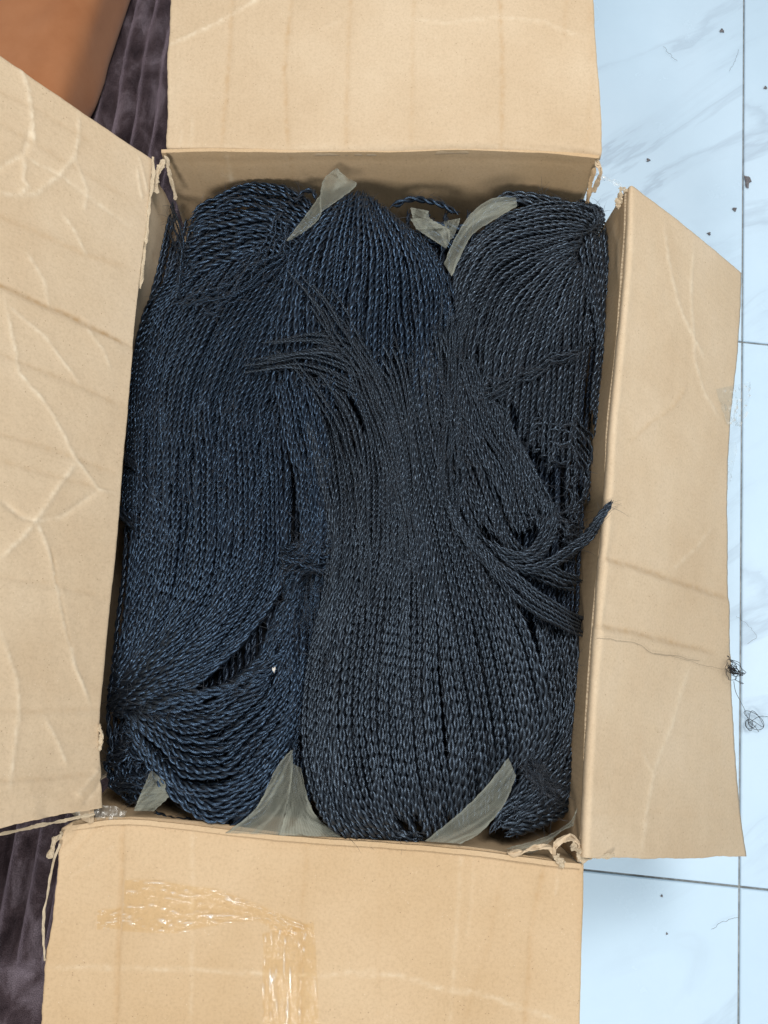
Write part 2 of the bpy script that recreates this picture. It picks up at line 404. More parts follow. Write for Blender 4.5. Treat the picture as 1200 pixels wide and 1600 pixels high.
def cast(px, py, ob, off=0.0):
    d = ray(px, py); d = d/np.linalg.norm(d)
    loc, nr, idx, dist = BVH[ob.name].ray_cast(Vector(EYE.tolist()), Vector(d.tolist()))
    if loc is None: return None
    nr = np.array(nr)
    if nr @ d > 0: nr = -nr
    return np.array(loc) + nr*off
PLANE = {}
def onplane(px, py, ob, off=0.0):
    p0, nr = PLANE[ob.name]; d = ray(px, py); t = ((p0 - EYE) @ nr)/(d @ nr)
    return EYE + d*t[..., None] + nr*off if np.ndim(t) else EYE + d*t + nr*off

def creased(P, sign, creases, seed, amp=.0019, base=7.0, wig=1.3):
    """push the sheet along its normal : creases are (kind, amplitude m, width px, wear, points px)"""
    px = proj(P); n, m = P.shape[:2]; nr = gnormals(P)*sign
    wx = px + np.stack([noise2(px[..., 0]/60, px[..., 1]/60, seed + 1, 1, 3), noise2(px[..., 0]/60, px[..., 1]/60, seed + 2, 1, 3)], -1)*wig
    D = amp*noise2(P[..., 0]*base/3, P[..., 1]*base/3, seed, 1, 4) + .00022*noise2(P[..., 0]*60, P[..., 1]*60, seed + 3, 1, 2)
    wear_glint = np.zeros((n, m))
    for kind, a, w, wr, pts in creases:
        d, fr = segdist(wx, pts)
        fade = np.clip(np.minimum(fr, 1 - fr)*8 + .25, 0, 1)
        a = a*.75; wr = wr*(.75 if seed == 11 else .7)
        if kind == 'v': D = D - a*np.exp(-np.abs(d/w)**1.4)*fade
        elif kind == 'r': D = D + (a*.75*np.exp(-np.abs(d/(w*.72))**1.2) + a*.35*np.exp(-(d/(w*4))**2))*fade
        else:                                   # one side raised: a folded score line
            p0 = np.array(pts[0], float); p1 = np.array(pts[-1], float); tn = (p1 - p0)/np.linalg.norm(p1 - p0)
            sd = (wx - p0) @ np.array([-tn[1], tn[0]])
            D = D + a*np.tanh(sd/w)*np.exp(-(d/(w*9))**2)*fade - a*.7*np.exp(-(d/w)**2)*fade
        wear_glint = wear_glint + wr*np.exp(-(d/(w*.75 + .8))**2)*fade*(1 + .5*wob(fr*6, seed + int(abs(pts[0][0])), 3))
    return P + nr*D[..., None], wear_glint
def flap(name, fold, c0, c1, sign, creases, seed, mats, bend=.012, ns=None, nv=None, tear=.0016, side=(.0012, .0012), zf=None, sag=.0, label=None, trim=(1.0, 1.0), plain=True):
    """fold: pixels along the rim, c0/c1: outer corner points in space"""
    fp = polyline(fold, ns); zf = np.full(ns, RIM) if zf is None else np.interp(np.linspace(0, 1, ns), np.linspace(0, 1, len(zf)), zf)
    Fo = unp(fp[:, 0], fp[:, 1], zf)
    s = np.linspace(0, 1, ns)
    E0 = c0 - Fo[0]; E1 = c1 - Fo[-1]
    E = E0*(1 - s[:, None]) + E1*s[:, None]
    Ln = np.linalg.norm(E, axis=1); d = E/Ln[:, None]
    Ln = Ln + tear*.5*wob(s*2.2, seed, 3) + tear*.22*wob(s*37, seed + 1, 4) + np.interp(s, np.linspace(0, 1, len(trim)), np.array(trim) - 1)*Ln
    v = np.linspace(0, 1, nv)**1.25
    P = np.zeros((ns, nv, 3)); up = np.array([0, 0, 1.])
    for i in range(ns):
        dist = v*Ln[i]
        fine = np.linspace(0, Ln[i], 400); w = np.clip(fine/bend, 0, 1); w = w*w*(3 - 2*w)
        drc = norm(up*(1 - w[:, None]) + d[i]*w[:, None])
        acc = np.vstack([[0, 0, 0], np.cumsum((drc[1:] + drc[:-1])/2*(fine[1] - fine[0]), axis=0)])
        P[i] = Fo[i] + np.stack([np.interp(dist, fine, acc[:, k]) for k in range(3)], -1)
        P[i, :, 2] -= sag*np.sin(np.pi*s[i])*v
    tg = norm(Fo[-1] - Fo[0])
    for k, sg, sc in ((0, -1, side[0]), (1, 1, side[1])):           # torn ends
        w = np.clip(1 - (s if k == 0 else 1 - s)*25, 0, 1)[:, None]
        P = P + (w*sc*(.5*wob(v*1.3, seed + 9 + k, 3) + .10*wob(v*15, seed + 19 + k, 3))[None])[..., None]*tg*sg
    PLANE[name + str(seed)] = None
    P, wear_glint = creased(P, sign, creases, seed)
    ob = slab(name, P, .0038, sign, mats, wear_glint, box, plain0=plain)
    c = P[ns//2, nv//2]; PLANE[ob.name] = (c, gnormals(P)[ns//2, nv//2]*sign)
    PLANE[ob.name] = (P[:, nv//2:].reshape(-1, 3).mean(0), norm(np.cross(P[-1, nv//2] - P[0, nv//2], P[ns//2, -1] - P[ns//2, nv//3]))*1.0)
    p0, nn = PLANE[ob.name]
    if nn @ (EYE - p0) < 0: PLANE[ob.name] = (p0, -nn)
    if label: ob['label'] = label
    return ob
def along(foldpx, outpx, dirv):
    """point on the ray through outpx nearest to the line fold + t*dir (corner of a rigid flap)"""
    a = unp(*foldpx, RIM); r = ray(*outpx); r = r/np.linalg.norm(r)
    A = np.stack([dirv, -r], -1); t = np.linalg.lstsq(A, EYE - a, rcond=None)[0]
    return EYE + r*t[1], t[0]

# left flap, standing up and leaning outwards
dl = -vpdir(1500, 1100); dl = dl/np.linalg.norm(dl)
foldL = [(240, 250), (232, 330), (216, 470), (207, 580), (196, 690), (183, 840), (168, 980), (156, 1120), (157, 1190), (160, 1262)]
FL0, FL1 = unp(240, 250, RIM), unp(160, 1262, RIM)
crL = [('s', .0016, 4, -.8, [(-60, 420), (0, 445), (110, 492), (212, 545)]),
       ('s', .0010, 5, -.35, [(-60, 310), (0, 337), (75, 370), (135, 397), (205, 418)]),
       ('s', .0007, 5, -.25, [(-20, 545), (100, 592), (197, 636)]),
       ('s', .0006, 5, -.25, [(-20, 672), (90, 705), (178, 738)]),
       ('s', .0006, 5, -.25, [(-20, 715), (90, 745), (186, 772)]),
       ('s', .0005, 5, -.2, [(-20, 1112), (80, 1110), (155, 1108)]),
       ('s', .0006, 5, -.2, [(-20, 1222), (70, 1216), (152, 1208)]),
       ('s', .0005, 5, -.15, [(-20, 900), (80, 912), (166, 935)]),
       ('s', .0006, 5, -.2, [(-20, 180), (40, 215), (140, 275), (200, 310)]),
       ('s', .0006, 5, -.2, [(-20, 130), (60, 170), (140, 220)]),
       ('r', .0016, 3, .8, [(30, 100), (45, 140), (51, 187), (54, 226)]),
       ('v', .0014, 3, .6, [(51, 195), (37, 240), (0, 262), (-40, 270)]),
       ('r', .0014, 3, .6, [(37, 240), (37, 280), (45, 292), (27, 305), (-10, 300)]),
       ('r', .0016, 3, .7, [(125, 175), (122, 220), (117, 245), (92, 275), (57, 302), (30, 306)]),
       ('r', .0010, 2.5, .5, [(118, 250), (135, 295), (132, 330)]),
       ('v', .0009, 3, .4, [(37, 245), (90, 272), (135, 305), (205, 355)]),
       ('r', .0010, 2.5, .6, [(100, 337), (120, 365), (136, 396)]),
       ('r', .0012, 2.5, .6, [(214, 262), (222, 310)]), ('r', .0012, 2.5, .5, [(217, 242), (226, 275), (230, 300)]),
       ('r', .0013, 2.5, .7, [(5, 460), (20, 525), (30, 585), (47, 605), (65, 622), (100, 680), (120, 720), (155, 765), (185, 772)]),
       ('r', .0012, 2.5, .6, [(15, 480), (75, 530), (125, 600)]),
       ('r', .0010, 2.5, .5, [(42, 395), (70, 440), (80, 480)]),
       ('r', .0010, 2.5, .4, [(135, 510), (160, 545), (175, 575)]),
       ('r', .0020, 4, .6, [(0, 872), (30, 845), (55, 815), (85, 770), (120, 720)]),
       ('v', .0020, 4, .4, [(0, 780), (30, 806), (55, 815), (95, 808), (155, 765)]),
       ('r', .0016, 3, .7, [(55, 815), (72, 850), (85, 900), (95, 950), (115, 1035), (140, 1102)]),
       ('v', .0014, 2, -.6, [(78, 855), (92, 930), (100, 965), (114, 1030)]),
       ('r', .0012, 3, .5, [(0, 985), (22, 1050), (30, 1090), (25, 1150), (15, 1240)]),
       ('r', .0010, 3, .4, [(70, 1120), (90, 1160), (105, 1195)]),
       ('r', .0020, 4, .4, [(155, 1200), (140, 1220), (120, 1246)]), ('v', .0016, 4, .2, [(160, 1215), (150, 1235), (130, 1258)])]
flapL = flap('flap', foldL, FL0 + dl*.235, FL1 + (dl + np.array([0, -.06, 0]))*.235, -1, crL, 11, [M_cardg, M_edge], bend=.002, ns=400, nv=125, tear=.002, side=(.0015, .003),
             label='raised creased left flap with a star of wrinkles')
# right flap, sloping down
dr = vpdir(2100, 1270)
cR0, tR0 = along((978, 296), (1157, 437), dr); cR1, tR1 = along((906, 1336), (1161, 1334), dr)
foldR = [(978, 296), (974, 400), (962, 540), (950, 660), (944, 760), (934, 880), (926, 990), (918, 1100), (910, 1240), (906, 1336)]
crR = [('s', .0022, 5, -.55, [(940, 871), (1000, 888), (1147, 938)]), ('s', .0020, 5, -.5, [(930, 977), (1000, 990), (1120, 1021)]),
       ('r', .0012, 2.5, .55, [(1037, 355), (1050, 435), (1065, 492), (1082, 527), (1100, 560)]),
       ('r', .0012, 2.5, .5, [(1083, 376), (1080, 455), (1082, 525), (1086, 567), (1100, 617), (1122, 655)]),
       ('r', .0013, 3, -.35, [(1072, 600), (1062, 620), (1050, 638), (1020, 657), (985, 690)]),
       ('r', .0009, 3, .3, [(1110, 825), (1085, 860), (1050, 892)]),
       ('r', .0010, 3, .45, [(1080, 1035), (1050, 1130), (1022, 1200), (1012, 1250), (1000, 1337)]),
       ('r', .0008, 3, .3, [(1000, 1170), (1012, 1195), (1018, 1205)]),
       ('v', .0006, 6, .0, [(950, 700), (1000, 690), (1060, 700)]), ('v', .0006, 6, -.1, [(910, 1270), (1000, 1268), (1150, 1275)]),
       ('r', .0010, 5, .12, [(990, 320), (986, 420), (973, 560), (962, 670), (955, 770), (946, 880), (938, 990), (930, 1100), (922, 1240), (920, 1325)])]
flapR = flap('flap', foldR, cR0, cR1, 1, crR, 23, [M_cardg, M_edge], bend=.016, ns=330, nv=92, tear=.0018, side=(.0015, .0025),
             trim=(.99, .955, .915, .865, .86, .865, .88, .895, .91, .925, .945, .97, 1.0), plain=False, label='right flap sloping down over the tiles, two sharp folds')
# top flap
dt = vpdir(620, -11000)
foldT = [(262, 240), (350, 240), (450, 243), (600, 242), (720, 239), (850, 243), (938, 250)]
crT = [('v', .0008, 4, -.5, [(365, -20), (355, 120), (345, 232)]), ('v', .0010, 4, -.55, [(457, -20), (444, 110), (450, 236)]),
       ('v', .0007, 4, -.4, [(548, -20), (542, 130), (540, 236)]), ('v', .0006, 4, -.3, [(646, -20), (642, 235)]),
       ('v', .0010, 4, -.6, [(780, -20), (785, 110), (783, 235)]), ('v', .0006, 4, -.25, [(884, -20), (882, 60)]),
       ('r', .0012, 3, .7, [(415, -8), (350, 30), (300, 55), (262, 70)]),
       ('r', .0008, 3, .35, [(640, 32), (700, 36), (780, 28), (850, 35), (920, 62)]), ('r', .0010, 5, -.2, [(921, -20), (925, 120), (915, 238)]),
       ('r', .0006, 3, .2, [(500, 45), (535, 32)]), ('r', .0007, 3, .25, [(300, 180), (298, 236)]), ('r', .0007, 3, .25, [(283, 200), (281, 238)]),
       ('v', .0012, 5, .15, [(265, 227), (350, 228), (600, 231), (800, 228), (935, 238)]),
       ('v', .0009, 4, -.15, [(790, 222), (850, 230), (936, 244)])]
flapT = flap('flap', foldT, unp(262, 240, RIM) + (dt + [.0, 0, 0])*.26, unp(938, 250, RIM) + (dt + np.array([-.03, 0, 0]))*.26, 1, crT, 31, [M_card, M_edge], bend=.014, ns=230, nv=92, tear=.001,
             side=(.003, .002), zf=[.394, .394], label='pale top flap with faint straight flute lines')
# bottom flap
db = -vpdir(1460, -14400)
foldB = [(97, 1292), (125, 1280), (190, 1275), (300, 1283), (480, 1303), (600, 1312), (740, 1322), (850, 1338), (912, 1346)]
crB = [('v', .0022, 4, -.65, [(192, 1274), (187, 1420), (180, 1620)]), ('v', .0006, 4, .2, [(300, 1285), (302, 1380), (298, 1620)]),
       ('r', .0014, 4, -.4, [(480, 1302), (475, 1400), (468, 1620)]), ('v', .0006, 4, -.15, [(593, 1311), (590, 1620)]),
       ('v', .0006, 4, .2, [(722, 1325), (717, 1400), (702, 1620)]), ('r', .0010, 4, -.25, [(787, 1345), (765, 1470), (720, 1610)]),
       ('v', .0013, 4, -.5, [(852, 1345), (830, 1450), (818, 1620)]),
       ('r', .0011, 3, .4, [(75, 1512), (180, 1512), (300, 1515), (420, 1522), (500, 1525), (590, 1514)]),
       ('r', .0013, 3.5, .45, [(560, 1522), (620, 1522), (700, 1548), (748, 1550), (810, 1572), (890, 1600)]),
       ('r', .0020, 3, -.2, [(96, 1330), (120, 1305), (132, 1285)]), ('v', .0016, 3, -.1, [(100, 1345), (135, 1310), (160, 1280)]), ('r', .0014, 3, .1, [(105, 1372), (140, 1350), (180, 1320)]),
       ('v', .0012, 3, .15, [(742, 1330), (738, 1400), (730, 1470)]), ('r', .0012, 3, .2, [(875, 1345), (868, 1400)]),
       ('r', .0014, 4, -.3, [(905, 1345), (908, 1420), (903, 1480)])]
flapB = flap('flap', foldB, unp(90, 1290, RIM) + db*.25, unp(912, 1346, RIM) + db*.25, -1, crB, 43, [M_cardo, M_edge], bend=.004, ns=270, nv=100, tear=.001,
             side=(.004, .0012), zf=[.395, .395], label='orange brown bottom flap crossed by a strip of clear tape')

# walls (inner faces look into the box)
def wall(rim_px, base, sign, seed, mats, zr=None, cr=(), label=None, ns=110, nv=40, bulge=0, plain=True, inset=.003):
    fp = polyline(rim_px, ns)
    R0 = unp(fp[:, 0], fp[:, 1], np.full(ns, RIM) if zr is None else np.interp(np.linspace(0, 1, ns), np.linspace(0, 1, len(zr)), zr))
    s = np.linspace(0, 1, ns)[:, None]; B0 = np.array(base[0])*(1 - s) + np.array(base[1])*s
    v = np.linspace(0, 1, nv)**1.8
    P = R0[:, None]*(1 - v[None, :, None]) + B0[:, None]*v[None, :, None]
    if bulge: P[..., 0] -= bulge*np.clip((s - .12)/.25, 0, 1)*(1 - np.exp(-v[None]/.09))
    P = P - gnormals(P)*sign*inset
    P, w = creased(P, sign, cr, seed, amp=.002, base=9)
    return slab('wall', P, .0038, sign, mats, w, box, plain0=plain)
bz = .004
w1 = wall([(252, 243), (350, 240), (450, 243), (600, 242), (720, 239), (850, 243), (936, 250)], [(-.288, .456, bz), (.192, .492, bz)], -1, 51, [M_cardo, M_edge],
     cr=[('r', .0012, 3, .4, [(355, 240), (362, 290)]), ('v', .0010, 3, -.3, [(452, 244), (457, 290)]), ('v', .0008, 3, -.2, [(300, 242), (305, 300)]),
         ('r', .0010, 3, .4, [(345, 270), (380, 292)]), ('v', .0009, 4, -.2, [(265, 252), (400, 252), (600, 250), (800, 248), (930, 255)])])
w2 = wall([(237, 262), (229, 340), (213, 470), (204, 580), (193, 690), (180, 840), (165, 980), (153, 1120), (152, 1200), (150, 1284)], [(-.250, .455, bz), (-.242, -.158, bz)], 1, 52, [M_cardg, M_edge], bulge=.045,
     cr=[('v', .003, 6, -.3, [(236, 300), (252, 340), (275, 372)]), ('r', .002, 4, .3, [(250, 290), (262, 330)]), ('v', .002, 2, -.9, [(238, 404), (258, 398)])])
w3 = wall([(975, 298), (971, 400), (959, 540), (947, 660), (941, 760), (931, 880), (923, 990), (915, 1100), (908, 1240), (900, 1346)], [(.192, .492, bz), (.190, -.150, bz)], -1, 53, [M_cardo, M_edge], plain=False, inset=.001,
     cr=[('r', .0016, 3, .3, [(955, 340), (965, 380), (968, 440)]), ('v', .001, 3, -.2, [(966, 330), (960, 420)])])
w4 = wall([(112, 1288), (190, 1279), (300, 1287), (480, 1307), (600, 1316), (740, 1326), (850, 1342), (908, 1349)], [(-.300, -.158, bz), (.205, -.146, bz)], 1, 54, [M_cardo, M_edge], inset=.001)
mesh('bottom_panel', [(-.25, -.15, .003), (.19, -.138, .003), (.19, .49, .003), (-.25, .46, .003), (-.25, -.15, .0), (.19, -.138, .0), (.19, .49, .0), (-.25, .46, .0)],
     [(0, 1, 2, 3), (7, 6, 5, 4), (0, 4, 5, 1), (1, 5, 6, 2), (2, 6, 7, 3), (3, 7, 4, 0)], M_card, box, False)

def crumple(name, parent, pts, w, z, seed, mat, amp=.004, n=24, m=6, thick=.0007, lift=0.0, attr=False):
    """a torn, crumpled strip of paper following pixels pts; w width in m"""
    p = polyline(pts, n); zz = np.interp(np.linspace(0, 1, n), np.linspace(0, 1, len(z)), z)
    c = unp(p[:, 0], p[:, 1], zz); t = norm(np.gradient(c, axis=0)); sd = norm(np.cross(t, [0, 0, 1.]))
    k = np.linspace(-1, 1, m); s = np.linspace(0, 1, n)
    ww = w*.8*(1 + .35*wob(s*3, seed, 3) + .25*wob(s*11, seed + 6, 3))*np.clip(np.minimum(s, 1 - s)*14 + .35, 0, 1)
    P = c[:, None] + sd[:, None]*(ww[:, None]*k[None])[..., None]
    A, B = np.meshgrid(s*min(n, 60)/7, k*1.2, indexing='ij')
    P[..., 2] += lift + amp*1.2*(np.abs(noise2(A, B, seed, .45, 2)) - .2) - .25*w*k[None]**2
    P[..., 0] += amp*.5*noise2(A, B, seed + 1, .5, 2); P[..., 1] += amp*.5*noise2(A, B, seed + 2, .5, 2)
    o = slab(name, P, thick, 1, [mat, mat], None, parent); o.data.polygons.foreach_set('use_smooth', np.zeros(len(o.data.polygons), bool)); return o
# torn corners
crumple('torn_strip', flapB, [(795, 1334), (830, 1326), (855, 1324), (868, 1330)], .0020, [.400, .404, .403, .400], 61, M_cardg, .004)
crumple('torn_strip', flapB, [(862, 1338), (872, 1318), (888, 1310), (902, 1316), (908, 1330)], .0019, [.398, .404, .406, .404, .400], 62, M_cardg, .005)
crumple('torn_strip', flapB, [(868, 1336), (876, 1346), (880, 1356)], .0035, [.402, .403, .400], 63, M_torn, .003)
crumple('torn_strip', flapR, [(893, 1318), (905, 1330), (912, 1342), (920, 1338)], .004, [.404, .404, .401, .401], 64, M_torn, .004)
crumple('torn_strip', flapR, [(922, 1337), (945, 1338), (960, 1336)], .002, [.401, .397, .392], 65, M_torn, .001)
crumple('torn_strip', flapT, [(932, 252), (938, 268), (933, 285), (926, 300)], .0026, [.401, .396, .385, .372], 66, M_cardg, .004)
crumple('torn_strip', flapT, [(929, 262), (922, 290), (918, 318)], .0028, [.398, .380, .360], 67, M_cardo, .002)
crumple('torn_strip', w3, [(970, 302), (966, 314), (966, 326)], .003, [.401, .398, .394], 68, M_torn, .004)
crumple('torn_strip', w3, [(968, 297), (974, 296), (979, 300)], .002, [.402, .402, .401], 69, M_torn, .003)
crumple('torn_strip', flapL, [(239, 246), (238, 285), (232, 330), (226, 390), (218, 450)], .0018, [.404, .402, .400, .399, .398], 70, M_torn, .002, n=70)
crumple('torn_strip', w2, [(256, 250), (247, 270), (240, 300)], .004, [.400, .398, .395], 71, M_torn, .004)
crumple('torn_strip', w1, [(258, 244), (262, 258), (268, 282), (275, 312)], .0022, [.402, .392, .380, .368], 72, M_torn, .002)
crumple('torn_strip', flapB, [(98, 1300), (84, 1318), (78, 1340)], .0022, [.398, .394, .392], 73, M_torn, .004)
crumple('torn_strip', flapB, [(94, 1318), (84, 1345), (76, 1385), (72, 1410), (68, 1440), (70, 1500)], .0009, [.398, .395, .392, .388, .386, .386], 74, M_torn, .0018, n=40)
crumple('torn_strip', flapL, [(155, 1132), (159, 1150), (156, 1172)], .0018, [.401, .402, .401], 75, M_torn, .003)
crumple('torn_strip', flapL, [(148, 1272), (110, 1280), (60, 1290), (0, 1303)], .0014, [.406, .425, .452, .490], 76, M_torn, .001, n=60)

# ------------------------------------------------------------------ clear tape
def tape(name, parent, A, B, mat, seed, amp=.0012, n=60, m=20, off=.0012, wl=(8, 3), plane=False, wr=.9):
    """strip between two pixel edges A and B laid on the parent's face with wrinkles"""
    a = polyline(A, n); b = polyline(B, n); k = np.linspace(0, 1, m)
    px = a[:, None]*(1 - k[None, :, None]) + b[:, None]*k[None, :, None]
    s = np.linspace(0, 1, n); S_, K_ = np.meshgrid(s*wl[0], k*wl[1], indexing='ij')
    ridge = np.abs(noise2(S_*.35, K_*1.5, seed, .5, 3)); hgt = amp*(1 - np.clip(ridge*5, 0, 1))**2
    p0, nn = PLANE[parent.name]; P = np.zeros((n, m, 3))
    for i in range(n):
        for j in range(m):
            q = None if plane else cast(px[i, j, 0], px[i, j, 1], parent, off)
            P[i, j] = (onplane(px[i, j, 0], px[i, j, 1], parent, off) if q is None else q) + nn*hgt[i, j]
    w = (1 - np.clip(ridge*7, 0, 1))**2*wr*np.clip(.5 + noise2(S_*1.7, K_*2, seed + 4, .6, 2), 0, 1)  # wrinkle crests whitened to stand for their highlights
    fl = (gnormals(P) @ nn).mean() < 0
    return mesh(name, P, grid_faces(n, m, 0, fl), mat, parent, True, None, None, {'wear_glint': w})
tape('packing_tape', flapB, [(196, 1374), (250, 1376), (300, 1384), (340, 1390), (400, 1412), (470, 1440), (484, 1448)], [(192, 1454), (250, 1457), (285, 1456), (330, 1446), (400, 1438), (430, 1456), (450, 1462)], M_tape, 5, .0008, 110, 34, wl=(9, 4))
tape('packing_tape', flapB, [(153, 1422), (170, 1420), (190, 1418)], [(152, 1452), (170, 1450), (190, 1452)], M_tape, 6, .0010, 20, 16, wl=(2, 2))
tape('packing_tape', flapB, [(410, 1458), (412, 1490), (410, 1530), (412, 1620)], [(490, 1440), (494, 1490), (496, 1540), (500, 1620)], M_tape, 7, .0009, 90, 36, wl=(3, 6))
tape('packing_tape', flapR, [(1113, 609), (1122, 640), (1130, 664)], [(1166, 598), (1164, 630), (1150, 668)], M_film, 8, .004, 34, 30, wl=(4, 4), plane=True, off=.004)
tape('packing_tape', flapR, [(1136, 688), (1139, 720), (1141, 770)], [(1158, 690), (1156, 720), (1144, 772)], M_film, 9, .002, 30, 14, wl=(3, 2), plane=True, off=-.006, wr=.4)
def film(name, parent, pts, z, w, seed, amp=.003):
    p = polyline(pts, 40); c = unp(p[:, 0], p[:, 1], np.interp(np.linspace(0, 1, 40), np.linspace(0, 1, len(z)), z))
    t = norm(np.gradient(c, axis=0)); sd = norm(np.cross(t, [0, 0, 1.])); k = np.linspace(-1, 1, 9); s = np.linspace(0, 1, 40)
    P = c[:, None] + sd[:, None]*(k[None, :, None]*w)
    A, B = np.meshgrid(s*5, k, indexing='ij'); P[..., 2] += amp*noise2(A, B, seed, .7, 3); P[..., 1] += amp*.5*noise2(A, B, seed + 1, .7, 3)
    return mesh(name, P, grid_faces(40, 9), M_film, parent, True, None, None, {'wear_glint': np.clip(noise2(A, B, seed + 3, 1, 3), 0, 1)})
film('packing_tape', flapT, [(930, 272), (950, 280), (966, 288), (976, 298)], [.388, .395, .400, .403], .0025, 3, .002)
film('packing_tape', flapB, [(120, 1276), (150, 1270), (172, 1272), (195, 1278)], [.392, .398, .398, .396], .006, 4, .003)

# ------------------------------------------------------------------ the hair twists
def edgeL(y): return np.interp(y, [240, 420, 700, 1000, 1130, 1270], [262, 225, 192, 165, 158, 165])
def edgeR(y): return np.interp(y, [240, 400, 700, 1000, 1330], [945, 955, 938, 918, 900])
def Zf(px, py):
    u = (px - edgeL(py))/(edgeR(py) - edgeL(py)); v = (py - 285)/(1325 - 285)
    return .402 - .05*np.clip(np.abs(2*u - 1), 0, 1.15)**7 - np.where(v < .5, .043, .012)*np.clip(np.abs(2*v - 1), 0, 1.1)**9 + .004*noise2(px/400, py/400, 77, 1, 2)
def twist_mesh(path, w, seed, hand=1, pitch=3.7, seg=6, sides=5, fray=True):
    """two plies wound round each other along a path (n,3); w = width in m along the path"""
    L = np.r_[0, np.cumsum(np.linalg.norm(np.diff(path, axis=0), axis=1))]
    wm = w.mean(); n = max(12, int(L[-1]/(pitch*wm)*seg))
    sg = np.linspace(0, L[-1], 200); dens = np.r_[0, np.cumsum(1/np.interp((sg[1:] + sg[:-1])/2, L, w))]; dens = dens/dens[-1]
    s = np.interp(np.linspace(0, 1, n), dens, sg); p = np.stack([np.interp(s, L, path[:, k]) for k in range(3)], -1); ww = np.interp(s, L, w)
    r = np.random.default_rng(seed)
    ph = np.r_[0, np.cumsum(2*np.pi*np.diff(s)/(pitch*(ww[1:] + ww[:-1])/2*(1 + .30*wob(s[1:]*10, seed, 3))))] + r.uniform(0, 6.28)
    t = norm(np.gradient(p, axis=0)); sd = norm(np.cross(t, [0, 0, 1.]) + 1e-6); up = np.cross(sd, t)
    tip = np.clip(np.minimum(s, (s[-1] - s))/(1.2*wm), .12, 1)
    a = np.arange(sides)/sides*2*np.pi
    Vs, Fs, UV = [], [], []
    for k in (0, 1):
        q = ph*hand + k*np.pi
        puff = 1 + .15*wob(s*40, seed + 5 + k, 3)
        off = ww*.265; rp = ww*.258*tip*puff
        c = p + off[:, None]*(np.cos(q)[:, None]*sd + np.sin(q)[:, None]*up)
        # ply tangent so that the section is tilted with the winding
        tt = norm(np.gradient(c, axis=0)); s2 = norm(np.cross(tt, up)); u2 = np.cross(s2, tt)
        V = c[:, None] + rp[:, None, None]*(np.cos(a)[None, :, None]*s2[:, None] + np.sin(a)[None, :, None]*u2[:, None])
        i, j = np.meshgrid(np.arange(n - 1), np.arange(sides), indexing='ij'); o = k*n*sides
        f = np.stack([i*sides + j, i*sides + (j + 1) % sides, (i + 1)*sides + (j + 1) % sides, (i + 1)*sides + j], -1).reshape(-1, 4) + o
        uu = np.stack([s[i], j/sides + k*1.7 + 0*i, s[i], (j + 1)/sides + k*1.7 + 0*i, s[i + 1], (j + 1)/sides + k*1.7 + 0*i, s[i + 1], j/sides + k*1.7 + 0*i], -1).reshape(-1, 4, 2)
        Vs.append(V.reshape(-1, 3)); Fs.append(f[:, ::-1]); UV.append(uu[:, ::-1])
    return np.concatenate(Vs), np.concatenate(Fs), np.concatenate(UV), p, ww
NT = [0, 0]
